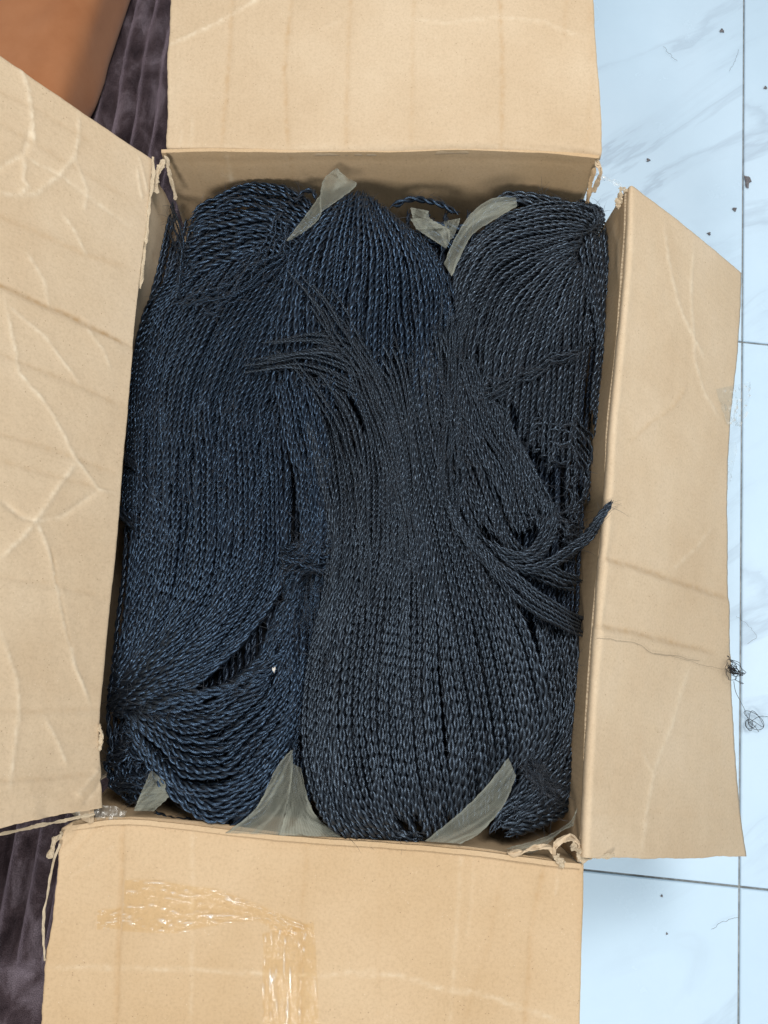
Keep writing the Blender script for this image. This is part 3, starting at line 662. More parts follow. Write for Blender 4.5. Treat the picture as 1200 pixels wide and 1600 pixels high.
def bundle(label, specs, group='bundles of black hair twists packed in the box', mat=M_hair, name='hair_bundle', fuzz=9):
    root = empty(name); tag(root, label, 'hair bundle', group)
    FV, FF, fo = [], [], 0
    for sp in specs:
        G, cnt, w0, w1, zb = sp[:5]; opt = sp[5] if len(sp) > 5 else {}
        bul = opt.get('bulge', .006); jit = opt.get('jit', 3.0); lay = opt.get('layers', 2); mt = opt.get('mat', mat); zt = opt.get('ztip', 0.0); zr = opt.get('zroot', 0.0)
        hand = opt.get('hand', -1); pitch0 = opt.get('pitch', 3.5); ragged = opt.get('rag', .06); raglo = opt.get('raglo', .03)
        n = 90; Gs = np.stack([polyline(g, n) for g in G]); m = len(G); key = np.linspace(0, 1, m)
        cnt = int(round(cnt*1.22)) if cnt > 12 else cnt
        for i in range(cnt):
            sd = NT[0]; NT[0] += 1
            s = np.clip((i + .5 + rng.uniform(-.22, .22))/cnt, 0, 1) if cnt > 1 else .5
            x = s*(m - 1); a = min(int(x), m - 2) if m > 1 else 0; f = x - a
            p = Gs[a]*(1 - f) + Gs[a + 1]*f if m > 1 else Gs[0].copy()
            t = np.linspace(0, 1, n)
            cl = int(i/7)                                   # neighbours lie together in locks
            p = p + jit*np.stack([wob(t*1.3, 900 + cl*7 + sp[1], 3), wob(t*1.3, 901 + cl*7 + sp[1], 3)], -1)*1.1 + jit*.33*np.stack([wob(t*2, sd*3 + 1, 4), wob(t*2, sd*3 + 2, 4)], -1)*opt.get('wild', 1)
            lo, hi = int(n*min(.5, abs(rng.normal(0, raglo)))), n - int(n*min(.5, abs(rng.normal(0, ragged))))
            p = p[lo:max(hi, lo + 20)]; t = t[lo:max(hi, lo + 20)]
            lz = (i % lay)/max(1, lay) * -.015*opt.get('ldep', 1.0)
            z = Zf(p[:, 0], p[:, 1]) + zb + lz + bul*(1 - (2*s - 1)**2) + rng.normal(0, .0013) + .0016*wob(t*2.5, sd*3, 3)
            z = z + zt*np.clip((t - .8)/.2, 0, 1)**2 + zr*np.clip((.15 - t)/.15, 0, 1)**2
            if 'zabs' in opt:
                q = np.clip((t - .45)/.45, 0, 1); q = q*q*(3 - 2*q); z = z*(1 - q) + opt['zabs']*q
            P = unp(p[:, 0], p[:, 1], z)
            wpx = (w0 + (w1 - w0)*t)*rng.uniform(.66, 1.0)*(1 + .12*wob(t*4, sd*5, 3))
            w = wpx*.00058
            V, Fq, UV, pc, ww = twist_mesh(P, w, sd, hand, pitch0*rng.uniform(.8, 1.25), *((5.5, 4) if (lay > 1 and i % lay) or mt is M_under else (9, 6)))
            mesh('twist', V, Fq, mt, root, True, UV); NT[1] += len(Fq)*2
            for k in range(int(fuzz*opt.get('fuzz', 1))):    # flyaway fibres
                j = rng.integers(2, len(pc) - 3); q0 = pc[j]; tv = norm(pc[j + 1] - pc[j]); ln = rng.uniform(.006, .022)
                dv = norm(tv*rng.choice([-1, 1]) + rng.normal(0, .55, 3)); u = np.linspace(0, 1, 4)[:, None]
                side = norm(np.cross(dv, rng.normal(0, 1, 3)))
                path = q0 + [0, 0, ww[j]*.45] + dv*ln*u + side*ln*.35*u**2 + np.array([0, 0, .002])*np.sin(u*np.pi)
                Vt, Ft = tube(path, np.array([.00016, .00015, .00011, .00005]), 3)
                FV.append(Vt); FF.append(Ft + fo); fo += len(Vt)
    if FV:
        o = mesh('flyaway_hair', np.concatenate(FV), np.concatenate(FF), M_fly, root); o['kind'] = 'stuff'
    return root
M_fly = simple('flyaway_fibre', (.015, .018, .024), (.04, .05, .068), 200, .45, .6)

# a packed bed of more hair below the bundles
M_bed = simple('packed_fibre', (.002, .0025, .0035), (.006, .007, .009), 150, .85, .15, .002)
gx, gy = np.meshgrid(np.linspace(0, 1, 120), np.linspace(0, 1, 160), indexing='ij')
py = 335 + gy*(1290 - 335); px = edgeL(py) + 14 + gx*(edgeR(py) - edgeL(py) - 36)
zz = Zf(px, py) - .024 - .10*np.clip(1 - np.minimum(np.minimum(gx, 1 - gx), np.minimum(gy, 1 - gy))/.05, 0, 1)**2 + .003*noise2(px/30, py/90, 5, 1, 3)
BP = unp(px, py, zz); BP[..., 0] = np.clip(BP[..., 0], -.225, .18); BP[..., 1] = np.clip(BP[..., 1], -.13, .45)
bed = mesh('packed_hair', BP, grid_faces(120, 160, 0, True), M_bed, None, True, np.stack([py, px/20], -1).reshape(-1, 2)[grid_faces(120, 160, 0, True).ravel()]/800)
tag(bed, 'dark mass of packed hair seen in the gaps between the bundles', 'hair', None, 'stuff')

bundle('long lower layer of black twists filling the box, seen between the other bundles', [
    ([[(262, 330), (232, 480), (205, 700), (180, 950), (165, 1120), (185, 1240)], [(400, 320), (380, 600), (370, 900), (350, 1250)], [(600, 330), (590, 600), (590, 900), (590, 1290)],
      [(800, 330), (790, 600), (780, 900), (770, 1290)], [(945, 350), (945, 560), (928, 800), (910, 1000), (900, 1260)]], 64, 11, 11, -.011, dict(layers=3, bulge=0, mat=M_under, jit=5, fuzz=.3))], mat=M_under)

bundle('loosely fanned bundle at the back left corner, thick looped twists on top', [
    ([[(330, 400), (300, 435), (250, 500), (224, 590), (214, 720), (206, 860)], [(285, 370), (270, 425), (228, 485), (206, 570), (198, 690), (190, 800)]], 9, 9, 8, -.006, dict(bulge=0)),
    ([[(300, 400), (280, 440), (240, 500), (222, 590), (212, 720), (205, 880)], [(400, 375), (345, 430), (292, 510), (262, 600), (252, 720), (250, 880)],
      [(455, 380), (410, 450), (362, 520), (322, 620), (302, 720), (300, 880)], [(495, 385), (452, 470), (422, 560), (392, 650), (372, 760), (362, 880)], [(505, 420), (480, 520), (462, 620), (440, 720), (420, 880)]], 54, 8.5, 9, -.001, dict(layers=2, rag=.15)),
    ([[(492, 322), (440, 288), (400, 286), (350, 303), (310, 320), (293, 342)], [(488, 345), (400, 325), (335, 340), (290, 362)], [(478, 372), (400, 362), (335, 378), (283, 408)], [(465, 400), (400, 400), (340, 420), (285, 450)]], 18, 13, 12, .004, dict(bulge=.003)),
    ([[(462, 320), (474, 300), (490, 300), (493, 315)]], 1, 11, 11, .004, dict(jit=1, fuzz=2)),
    ([[(268, 300), (276, 322), (284, 345), (287, 400), (285, 470)], [(262, 360), (275, 390), (281, 420), (270, 480)]], 4, 6, 5, .002, dict(jit=2, fuzz=3)),
    ([[(430, 330), (400, 400), (330, 450), (270, 470)], [(470, 350), (450, 410), (390, 460), (330, 500)]], 12, 6, 5, .006, dict(jit=7, fuzz=2, wild=2.4))], mat=M_hairb)

bundle('central bundle at the back below a folded net tie, thick plies fanning downward', [
    ([[(520, 318), (475, 360), (442, 410), (425, 500), (415, 620)], [(535, 306), (500, 370), (475, 440), (470, 520), (468, 640)], [(555, 298), (545, 380), (535, 460), (530, 560), (525, 660)],
      [(575, 302), (598, 380), (600, 460), (600, 560), (590, 660)], [(595, 318), (648, 400), (662, 470), (665, 560), (660, 660)], [(612, 335), (672, 395), (697, 450), (702, 540), (702, 640)]], 44, 12, 9.5, .003, dict(bulge=.009, layers=2, rag=.12)),
    ([[(606, 326), (640, 311), (680, 317), (722, 336)]], 1, 14, 13, -.002, dict(jit=1, fuzz=2, bulge=.0)),
    ([[(640, 345), (690, 350), (740, 350)], [(650, 380), (700, 390), (735, 400)]], 6, 12, 12, -.010, dict(bulge=0)),
    ([[(610, 345), (660, 400), (690, 470), (700, 560), (705, 640)], [(650, 360), (690, 410), (712, 470), (722, 560), (720, 640)]], 9, 9, 7, .004, dict(bulge=.002))], mat=M_hairb)

bundle('back right bundle gathered into a knot by the corner, twists sweeping left and down', [
    ([[(945, 345), (890, 316), (830, 322), (775, 345), (722, 400), (705, 470)], [(930, 355), (870, 350), (790, 365), (735, 415), (705, 500)], [(915, 368), (850, 383), (782, 412), (738, 475), (722, 580)],
      [(905, 385), (850, 418), (800, 462), (772, 530), (760, 630)], [(900, 400), (865, 450), (835, 520), (815, 600), (805, 700)], [(905, 410), (890, 470), (872, 550), (862, 640), (855, 740)], [(915, 400), (922, 480), (917, 560), (907, 660), (902, 760)]], 54, 10.5, 9, .001, dict(bulge=.008, layers=2, rag=.1)),
    ([[(903, 362), (908, 400), (922, 450), (932, 520), (925, 640)], [(945, 355), (952, 430), (950, 520), (945, 640), (938, 760)]], 9, 12, 10, .006, dict(bulge=.003, jit=2)),
    ([[(885, 362), (902, 400), (915, 460), (920, 540)], [(935, 360), (936, 410), (938, 470), (936, 560)]], 8, 11, 10, -.006, dict(bulge=0)),
    ([[(760, 330), (790, 303), (830, 305), (880, 312), (940, 345)], [(740, 360), (790, 325), (840, 325), (900, 332), (945, 352)]], 8, 12, 12, -.006, dict(bulge=0, jit=3)),
    ([[(905, 312), (935, 325), (944, 345), (935, 362), (915, 372)], [(890, 322), (915, 330), (928, 345), (920, 358), (900, 362)]], 5, 12, 11, .004, dict(jit=1.5)),
    ([[(905, 545), (850, 560), (790, 595), (740, 620)], [(900, 560), (850, 578), (800, 608), (760, 640)]], 7, 5, 4, .010, dict(jit=5, fuzz=2, wild=2.4))])

bundle('broad left bundle whose twists sweep down into a dark gather at the left wall', [
    ([[(212, 640), (206, 780), (202, 900), (192, 990), (180, 1060), (168, 1100)], [(260, 620), (262, 760), (258, 880), (240, 970), (205, 1060), (168, 1108)], [(320, 600), (330, 760), (325, 880), (288, 975), (230, 1055), (175, 1112)],
      [(385, 600), (398, 760), (388, 890), (340, 985), (268, 1062), (180, 1118)], [(440, 600), (452, 760), (446, 900), (395, 990), (300, 1075), (190, 1122)]], 54, 8.5, 13, .001, dict(layers=2, bulge=.006, zroot=-.006, ztip=-.012, raglo=.16, rag=.02)),
    ([[(430, 600), (460, 740), (470, 840), (455, 910)], [(490, 590), (512, 690), (520, 780), (508, 880)]], 16, 9, 9, .006, dict(rag=.1)),
    ([[(470, 930), (440, 1000), (385, 1050), (300, 1085), (200, 1120)], [(455, 1000), (400, 1062), (340, 1082), (270, 1102), (195, 1126)]], 9, 10, 13, .003, dict(bulge=.003, ztip=-.010, zroot=-.012, jit=7, wild=1.6)),
    ([[(450, 870), (438, 960), (402, 1025), (345, 1072)], [(480, 890), (464, 990), (428, 1052), (365, 1092)]], 13, 9, 11.5, .003, dict(jit=5, wild=1.5, zroot=-.006, ztip=-.006, raglo=.12, rag=.12)),
    ([[(188, 702), (222, 732), (256, 772), (270, 832)], [(192, 715), (216, 745), (240, 785), (262, 836)]], 6, 11, 11, .000, dict(bulge=.002, jit=1.5)),
    ([[(184, 788), (214, 814), (244, 836), (266, 852)], [(184, 800), (208, 826), (236, 846), (262, 862)]], 5, 11, 10, .000, dict(bulge=.002, jit=1.5))], mat=M_hairb)

bundle('lower left bundle bent into wide U shaped loops beside the net scrap', [
    ([[(478, 960), (472, 1090), (446, 1180), (392, 1258), (320, 1278), (250, 1225), (200, 1138)], [(462, 960), (452, 1080), (418, 1160), (360, 1222), (300, 1222), (232, 1170), (190, 1122)],
      [(448, 950), (428, 1050), (392, 1105), (340, 1142), (280, 1140), (225, 1122), (188, 1112)], [(436, 930), (412, 1015), (372, 1068), (320, 1100), (262, 1110), (200, 1108)]], 27, 10.5, 12.5, .001, dict(bulge=.006, layers=2, jit=5, wild=1.5, zroot=-.008, raglo=.1)),
    ([[(360, 1080), (352, 1105), (325, 1140)], [(385, 1075), (375, 1105), (350, 1145)]], 5, 10, 10, -.004, dict(bulge=0)),
    ([[(410, 1150), (400, 1200), (370, 1260), (330, 1300)], [(450, 1180), (440, 1220), (410, 1270), (370, 1305)]], 10, 13, 13, -.004, dict(bulge=.0))], mat=M_hairb)
bundle('small tangle of loose loops in the front left corner of the box', [
    ([[(172, 1130), (166, 1180), (182, 1236), (235, 1262)], [(215, 1128), (200, 1180), (212, 1232), (240, 1256)], [(248, 1150), (238, 1190), (236, 1225), (228, 1250)]], 11, 11, 11, -.016, dict(jit=9, bulge=.003, wild=2.4)),
    ([[(180, 1165), (205, 1150), (235, 1175), (225, 1210), (190, 1215)], [(175, 1200), (210, 1190), (240, 1215), (220, 1245), (185, 1240)]], 8, 11, 11, -.012, dict(jit=8, bulge=.002, wild=2.4)),
    ([[(240, 1268), (262, 1277), (290, 1282), (315, 1285)]], 1, 10, 10, -.02, dict(jit=1))], mat=M_hairb)

bundle('thin frayed bundle in the narrow dark gap left of the central bundle', [
    ([[(436, 880), (452, 1000), (440, 1120), (430, 1190)], [(512, 870), (492, 1000), (474, 1100), (462, 1190)]], 34, 6, 6, -.006, dict(jit=4, bulge=0, fuzz=2, wild=2.4)),
    ([[(516, 820), (475, 842), (432, 862)], [(518, 850), (475, 868), (430, 880)], [(518, 890), (480, 896), (442, 925)]], 15, 8, 7, .004, dict(jit=4, fuzz=1.5, wild=2.4)),
    ([[(430, 868), (465, 880), (515, 898)]], 1, 7, 7, .012, dict(jit=1))], mat=M_hairb)

bundle('front right bundle with loops curving into the corner behind a net tie', [
    ([[(835, 960), (852, 1080), (842, 1160), (806, 1230), (765, 1305)], [(870, 970), (886, 1080), (880, 1170), (842, 1240), (792, 1296)], [(910, 985), (908, 1100), (906, 1190), (872, 1262), (800, 1312)]], 16, 11, 11.5, -.003, dict(bulge=.003, layers=2)),
    ([[(830, 1185), (850, 1205), (870, 1230)], [(815, 1205), (840, 1232), (862, 1250)]], 5, 10, 9, .001, dict(jit=3, fuzz=9)),
    ([[(770, 1280), (820, 1262), (870, 1235), (903, 1190)], [(790, 1310), (830, 1296), (880, 1268), (905, 1225)]], 9, 12, 12, -.003, dict(bulge=.002))])

bundle('bundle of fine twists right of centre, hanging down in a slanted sheaf', [
    ([[(645, 520), (682, 650), (722, 760), (762, 850)], [(685, 510), (728, 650), (777, 760), (802, 842)], [(722, 530), (767, 660), (817, 760), (838, 832)], [(752, 560), (795, 655), (842, 742), (872, 805)]], 36, 6.2, 8.8, .006, dict(layers=2, bulge=.006, raglo=.12)),
    ([[(795, 665), (855, 645), (912, 660), (932, 720), (926, 810)], [(822, 692), (866, 680), (902, 700), (908, 760), (902, 830)], [(850, 742), (874, 735), (887, 762), (880, 812)]], 12, 8, 8, .000, dict(bulge=.004, jit=7, wild=2.2, raglo=.15, rag=.15)),
    ([[(850, 830), (880, 800), (920, 790)], [(820, 800), (870, 830), (920, 850)], [(900, 780), (890, 830), (870, 870)]], 10, 8, 7, .002, dict(jit=7, fuzz=2, wild=2.4))])
bundle('loose locks curling up in a U, one frayed tip over the right flap', [
    ([[(740, 830), (770, 852), (812, 862), (842, 840), (846, 790), (836, 750)], [(765, 862), (800, 880), (848, 868), (868, 830), (862, 770)]], 7, 9.5, 8.5, .013, dict(jit=2, bulge=.002)),
    ([[(775, 868), (812, 884), (862, 872), (905, 838), (938, 800), (952, 784)], [(790, 886), (830, 898), (880, 880), (918, 848), (942, 812), (958, 780)]], 6, 10, 7, .012, dict(jit=2, zabs=.411, rag=.02, bulge=.002)),
    ([[(760, 760), (800, 830), (850, 880), (915, 905)], [(740, 800), (800, 880), (860, 915), (912, 930)]], 9, 9, 8, .002, dict(jit=4))])

bundle('large central bundle on top, spreading from fine loose tips to thick twists in front', [
    ([[(570, 1318), (510, 1282), (478, 1200), (472, 1110), (490, 1000), (512, 880), (505, 740), (478, 620)], [(610, 1316), (545, 1260), (522, 1150), (532, 1000), (552, 850), (560, 730), (540, 640), (490, 590)],
      [(640, 1312), (602, 1230), (592, 1100), (602, 950), (612, 800), (606, 700), (572, 610), (500, 560)], [(685, 1308), (662, 1210), (652, 1080), (652, 930), (646, 800), (636, 700), (610, 600), (560, 530)],
      [(735, 1290), (730, 1190), (716, 1050), (696, 920), (670, 800), (650, 690), (632, 580), (612, 490)], [(790, 1240), (800, 1160), (782, 1050), (756, 940), (716, 830), (682, 730), (656, 620), (652, 480)],
      [(842, 1200), (858, 1120), (842, 1030), (802, 930), (752, 840), (706, 740), (682, 640), (676, 480)]], 68, 12.5, 6.0, .008, dict(layers=2, bulge=.007, jit=2.8, zroot=-.02, ldep=.8, rag=.13, ztip=-.006)),
    ([[(590, 1000), (600, 800), (575, 650), (520, 596), (450, 572), (340, 590)], [(620, 980), (620, 780), (600, 640), (560, 574), (490, 548), (385, 562)], [(640, 960), (635, 760), (615, 630), (585, 556), (525, 520), (410, 530)]], 26, 8, 4.6, .013, dict(jit=6, bulge=.003, ztip=-.004, zroot=-.02, fuzz=1.5, wild=1.5, rag=.12, raglo=.15)),
    ([[(640, 950), (610, 760), (555, 600), (490, 500), (425, 420)], [(660, 930), (640, 740), (600, 590), (550, 500), (510, 430)]], 13, 7, 4.2, .012, dict(jit=6, ztip=-.004, zroot=-.02, fuzz=1.5, wild=1.5, rag=.15, raglo=.15)),
    ([[(690, 900), (690, 700), (688, 600), (680, 500), (685, 430)], [(722, 860), (724, 700), (730, 600), (735, 520), (750, 470)]], 20, 7, 4.6, .010, dict(jit=6, zroot=-.02, fuzz=1.5, wild=1.5, rag=.15, raglo=.15)),
    ([[(545, 1060), (560, 860), (530, 720), (490, 620), (430, 540)], [(575, 1040), (590, 830), (565, 680), (520, 590), (470, 520)]], 9, 8, 4.6, .011, dict(jit=6, zroot=-.02, ztip=-.004, rag=.15, raglo=.15, wild=1.5)),
    ([[(500, 1050), (512, 900), (500, 780), (470, 660)], [(520, 1000), (530, 860), (515, 740), (490, 640)]], 10, 9, 7, .006, dict(jit=4)),
    ([[(690, 770), (762, 862), (842, 925), (918, 968)], [(700, 810), (760, 892), (836, 960), (918, 1002)]], 12, 9, 7, .018, dict(jit=2.5, bulge=.002, ztip=-.012, rag=.03)),
    ([[(520, 1270), (570, 1290), (620, 1296), (670, 1300)], [(510, 1295), (560, 1310), (620, 1318), (680, 1318)]], 6, 12, 12, -.004, dict(bulge=0))])
print('TWISTS', NT)

# ------------------------------------------------------------------ net ties
def net(label, A, B, zA, zB, seed, amp=.0042, n=48, m=24, absz=False):
    a = polyline(A, n); b = polyline(B, n); k = np.linspace(0, 1, m); s = np.linspace(0, 1, n)
    a = a + .7*np.stack([wob(s*7, seed, 4), wob(s*7, seed + 1, 4)], -1); b = b + .7*np.stack([wob(s*7, seed + 2, 4), wob(s*7, seed + 3, 4)], -1)
    px = a[:, None]*(1 - k[None, :, None]) + b[:, None]*k[None, :, None]
    za = np.interp(s, np.linspace(0, 1, len(zA)), zA); zb = np.interp(s, np.linspace(0, 1, len(zB)), zB)
    z = za[:, None]*(1 - k[None]) + zb[:, None]*k[None]
    A_, B_ = np.meshgrid(s*3, k*2, indexing='ij'); z = z + amp*noise2(A_, B_, seed, .6, 3)
    P = unp(px[..., 0], px[..., 1], z)
    f = grid_faces(n, m, 0, True); uv = np.stack(np.meshgrid(s*np.linalg.norm(P[-1, 0] - P[0, 0]), k*np.linalg.norm(P[n//2, -1] - P[n//2, 0]), indexing='ij'), -1).reshape(-1, 2)
    hem = .18*np.exp(-(np.minimum(k, 1 - k)/.06)**2)[None]*np.ones((n, 1)) + .2*np.clip(noise2(A_*.4 + B_*.7, B_*.3, seed + 7, 1, 2)*2.5, 0, 1)
    o = mesh('net_tie', P, f, M_net, None, True, uv[f.ravel()], None, {'wear_glint': hem})
    md = o.modifiers.new('thickness', 'SOLIDIFY'); md.thickness = .0003
    return tag(o, label, 'net tie', 'net ties round the hair bundles')
nets = [
 ('pointed olive net tie folded over the central bundle at the back wall', [(524, 264), (505, 282), (500, 310), (500, 333)], [(526, 263), (542, 278), (556, 291), (504, 330)], [.395, .392, .392, .396], [.396, .396, .400, .402], 1),
 ('narrow dark net strip hanging left of the pointed net tie', [(500, 305), (486, 325), (466, 352), (448, 376)], [(503, 330), (496, 345), (475, 362), (450, 377)], [.402, .409, .413, .416], [.406, .412, .416, .418], 2),
 ('small square net scrap below the single looped twist at the back wall', [(641, 324), (646, 345), (650, 358)], [(669, 329), (672, 342), (690, 358)], [.398, .402, .404], [.398, .402, .404], 3),
 ('folded net scrap lying between the back central and back right bundles', [(641, 342), (652, 358), (672, 372), (697, 388)], [(668, 340), (690, 352), (702, 360), (702, 380)], [.402, .406, .408, .411], [.402, .405, .408, .410], 4),
 ('short net scrap tucked behind the long curved net tie', [(693, 346), (698, 360), (702, 376)], [(719, 341), (716, 352), (708, 372)], [.398, .402, .406], [.398, .402, .404], 5),
 ('long curved net tie draped over the back right bundle', [(806, 309), (770, 310), (735, 335), (708, 378), (694, 412)], [(808, 322), (775, 342), (740, 365), (722, 395), (706, 432)], [.404, .406, .408, .410, .412], [.408, .412, .414, .415, .416], 6),
 ('small net scrap in the front left corner beside the tangle of loops', [(236, 1204), (222, 1235), (209, 1267)], [(240, 1206), (268, 1236), (240, 1268)], [.402, .398, .394], [.402, .398, .394], 7),
 ('tall pointed net tie rising between the two front bundles', [(455, 1172), (432, 1200), (400, 1262), (352, 1302)], [(457, 1172), (456, 1215), (448, 1260), (436, 1304)], [.412, .410, .406, .400], [.414, .414, .410, .402], 8),
 ('pleated net behind the tall pointed net tie, tucked under the central bundle', [(457, 1192), (452, 1235), (446, 1270), (434, 1306)], [(470, 1200), (482, 1250), (500, 1282), (534, 1308)], [.406, .404, .402, .398], [.404, .402, .400, .396], 9),
 ('wide pale net tie hanging over the front edge of the central bundle', [(794, 1184), (760, 1228), (718, 1270), (664, 1314)], [(806, 1212), (788, 1256), (752, 1300), (720, 1318)], [.424, .426, .424, .405], [.420, .420, .416, .402], 10),
 ('dark net tie curving round the front right corner of the box', [(902, 1262), (890, 1285), (850, 1308), (790, 1326)], [(896, 1290), (878, 1298), (856, 1318), (830, 1334)], [.396, .394, .394, .394], [.392, .392, .394, .395], 11)]
for nn_ in nets: net(*nn_)

# ------------------------------------------------------------------ blanket
def blanket():
    nx, ny = 95, 170
    x = np.linspace(-1.05, -.18, nx*2); y = np.linspace(-.75, 1.25, ny)
    X, Y = np.meshgrid(x, y, indexing='ij')
    xw = X + .006*wob(Y*1.2, 3, 3)
    u = ((xw + .512)/.0315) % 1.0
    prof = np.abs(np.sin(np.pi*u))**.5
    hem = 1/(1 + np.exp(-(Y + .436)/.004))
    Z = .006 + hem*(.004 + .019*prof) + .004*noise2(X*3, Y*2, 8, 1, 3)*(.4 + .6*hem)
    P = np.stack([X, Y, Z], -1)
    return slab('blanket', P, .005, 1, [M_plush, M_plush])
bl = blanket()
tag(bl, 'dark plum brown ribbed plush blanket spread under the left side of the box', 'blanket')

# ------------------------------------------------------------------ rust cushion behind the left flap
def cushion():
    # soft upholstered block : right face edge runs from (197,0) to (138,178) in the picture
    z1, z0 = .15, .012
    a = unp(208, -40, .06); b = unp(124, 220, .06)
    t = norm(b - a); nrm = np.array([t[1], -t[0], 0]);  nrm = nrm if nrm[0] < 0 else -nrm     # into the block
    c = (a + b)/2 + nrm*.20 - t*.12
    n, m = 120, 70
    U, Vv = np.meshgrid(np.linspace(0, 2*np.pi, n), np.linspace(-np.pi/2, np.pi/2, m), indexing='ij')
    def sp(w, e): return np.sign(w)*np.abs(w)**e
    lx, ly, lz = .32, .20, (z1 - z0)/2
    x = sp(np.cos(Vv), .35)*sp(np.cos(U), .30)*lx; y = sp(np.cos(Vv), .35)*sp(np.sin(U), .30)*ly; z = sp(np.sin(Vv), .45)*lz
    P = np.array([c[0], c[1], z0 + lz]) + x[..., None]*t*[1, 1, 0] + y[..., None]*nrm + z[..., None]*np.array([0, 0, 1.])
    P[..., 2] += .004*noise2(P[..., 0]*6, P[..., 1]*3, 9, 1, 3)
    P[..., 0] += .003*noise2(P[..., 1]*8, P[..., 2]*5, 10, 1, 3)
    return mesh('cushion', P, grid_faces(n, m, 0, True), M_suede)
cu = cushion(); tag(cu, 'rust brown soft cushion lying behind the raised left flap', 'cushion')

# ------------------------------------------------------------------ threads, crumbs, lint
def ink(name, pts3, rad, mat, parent=None, sides=4):
    V, Fq = tube(pts3, rad, sides); return mesh(name, V, Fq, mat, parent)
def tangle(pxc, loops, rx, ry, fn, seed):
    r = np.random.default_rng(seed); out = []
    n = 46*loops; t = np.linspace(0, loops*2*np.pi, n)
    am = .35 + .75*np.abs(wob(t/16, seed, 2)); ph = wob(t/20, seed + 1, 2)*1.6
    x = pxc[0] + rx*am*np.cos(t + ph) + rx*.35*wob(t/22, seed + 2, 2); y = pxc[1] + ry*am*np.sin(t*1.07 + ph*.4) + ry*.4*wob(t/24, seed + 3, 2)
    z = .004 + .006*np.abs(wob(t/4, seed + 4, 3))
    return np.array([fn(a, b, c) for a, b, c in zip(x, y, z)])
fR = lambda a, b, c: onplane(a, b, flapR, c)
tg = empty('thread_tangle'); tag(tg, 'small knotted tangle of black thread on the edge of the right flap', 'thread', 'tangles of black thread')
ink('thread', tangle((1142, 1046), 5, 17, 19, fR, 4), .00030, M_thread, tg)
ink('thread', tangle((1136, 1046), 5, 7, 8, fR, 9), .00036, M_thread, tg)
pts = polyline([(1020, 1021), (1060, 1028), (1100, 1040), (1135, 1046)], 40)
ink('thread', np.array([fR(a, b + wob(np.array(i/12.), 5, 3), .0012) for i, (a, b) in enumerate(pts)]), .00010, M_thread, tg)
tg2 = empty('thread_tangle'); tag(tg2, 'loose open tangle of black thread on the tiles beside the right flap', 'thread', 'tangles of black thread')
fF = lambda a, b, c: unp(a, b, .003 + c)
ink('thread', tangle((1176, 1128), 3, 20, 19, fF, 13), .0004, M_thread, tg2)
ink('thread', tangle((1172, 1134), 2, 10, 11, fF, 21), .0004, M_thread, tg2)
p = polyline([(1142, 1064), (1145, 1080), (1152, 1094), (1160, 1108), (1170, 1130)], 40)
P3 = np.array([onplane(a, b, flapR, .003)*(1 - k) + unp(a, b, .006)*k for (a, b), k in zip(p, np.clip(np.linspace(-.6, 1, 40), 0, 1)**2)])
ink('thread', P3, .00030, M_thread, tg2)
p = polyline([(1170, 1130), (1185, 1120), (1200, 1120), (1215, 1126)], 30); ink('thread', np.array([unp(a, b, .004) for a, b in p]), .0003, M_thread, tg2)
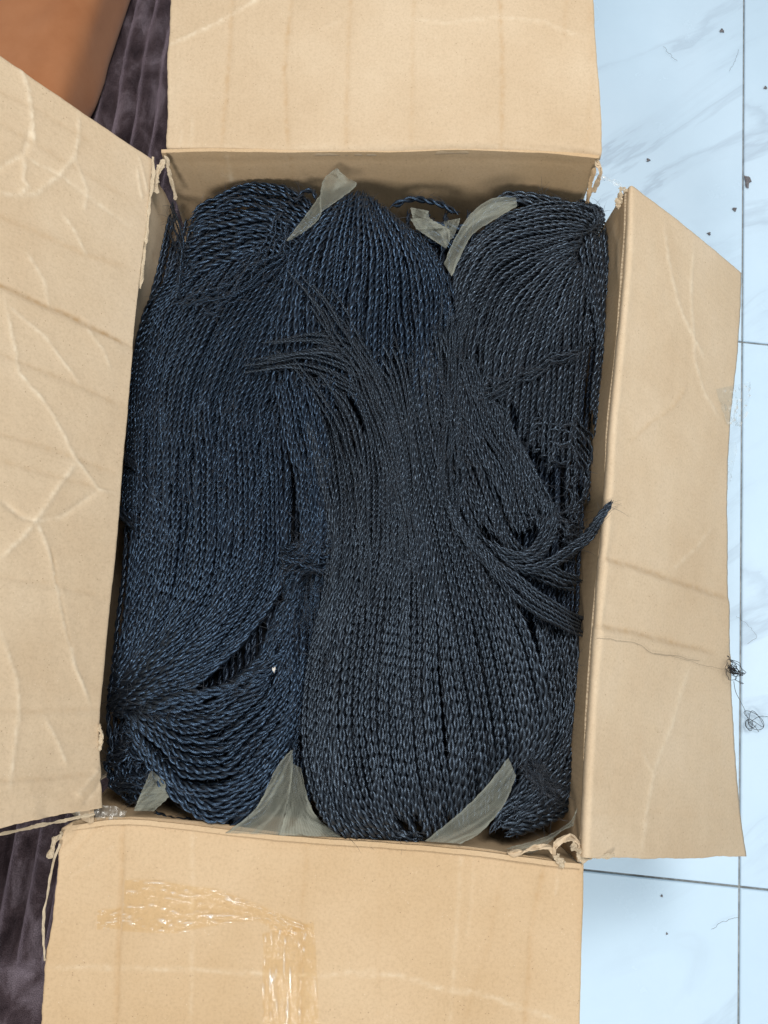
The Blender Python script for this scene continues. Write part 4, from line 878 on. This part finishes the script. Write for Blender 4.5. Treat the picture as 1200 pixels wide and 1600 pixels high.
# a long stray hair across the right flap and others on the floor
def stray(label, pts, fn, rad=.00013, seed=1):
    p = polyline(pts, 60); q = np.array([fn(a + 1.5*wob(np.array(i/25.), seed, 3), b + 1.5*wob(np.array(i/25.), seed + 1, 3), .0008) for i, (a, b) in enumerate(p)])
    return tag(ink('stray_hair', q, rad, M_stray, None, 3), label, 'hair', 'single stray hairs')
def fRc(a, b, c):
    q = cast(a, b, flapR, .0012); return fR(a, b, c) if q is None else q
stray('long stray hair lying across the right flap below its second fold', [(932, 997), (990, 1004), (1012, 1018), (1050, 1024), (1090, 1032)], fRc, .00014, 3)
stray('fine stray hair on the tile near the top right corner of the photo', [(1036, 72), (1046, 84), (1058, 96)], fF, .0002, 5)
stray('fine curved stray hair on the tile in the lower right', [(1112, 1452), (1130, 1440), (1155, 1433)], fF, .0002, 7)
stray('looped stray hair on the tile right of the upper thread tangle', [(1150, 962), (1172, 980), (1181, 996), (1168, 1006)], fF, .00018, 9)
stray('faint hair on the tile just left of the joint near the top', [(1140, 110), (1150, 92), (1154, 76)], fF, .00018, 11)
def crumb(px_, py_, r, label, seed, mat=None, z=.0, flat=.45, stretch=1.0):
    rr = np.random.default_rng(seed); U, Vv = np.meshgrid(np.linspace(0, 2*np.pi, 11), np.linspace(-np.pi/2, np.pi/2, 7), indexing='ij')
    k = 1 + .35*np.sin(3*U + rr.uniform(0, 6)) *np.cos(Vv) + .2*np.sin(5*U + 2*Vv + rr.uniform(0, 6))
    c = unp(px_, py_, z + r*flat)
    P = c + np.stack([r*k*np.cos(Vv)*np.cos(U), r*stretch*k*np.cos(Vv)*np.sin(U), r*flat*np.sin(Vv)], -1)
    return tag(mesh('crumb', P, grid_faces(11, 7, 0, True), mat or M_crumb, None, False), label, 'crumb', 'crumbs of dirt on the tiles')
crumb(1128, 48, .0036, 'dark crumb on the tile nearest the top of the photo', 1)
crumb(1013, 250, .0030, 'grey crumb on the tile beside the top flap', 2)
crumb(1168, 283, .0052, 'large dark wedge shaped crumb on the vertical tile joint', 3, None, 0, .4, 2.2)
crumb(1148, 327, .0034, 'grey crumb just left of the tile joint, under the wedge shaped crumb', 4)
crumb(1108, 365, .0028, 'small crumb on the tile just above the slanted edge of the right flap', 5)
crumb(1196, 137, .0030, 'crumb at the right edge of the photo near the top', 6)
crumb(1034, 1400, .0016, 'tiny speck on the lower tile just under the horizontal joint', 7)
crumb(1042, 1459, .0014, 'tiny speck on the lower tile above the long vein', 8)
o = crumb(428, 1046, .0014, 'tiny pale scrap of lint lying on the left hair bundle', 9, M_lint, .418, .4, 1.5); o['category'] = 'lint'; o['group'] = 'lint'; o.name = 'lint'
print('TRIS', sum(len(o.data.loops) - 2*len(o.data.polygons) for o in bpy.data.objects if o.type == 'MESH'))
print('flap lengths', tR0, tR1, 'top left far', proj(FL0 + dl*.235), proj(FL1 + dl*.235), proj(unp(262, 240, RIM) + dt*.26), proj(unp(97, 1292, RIM) + db*.25))
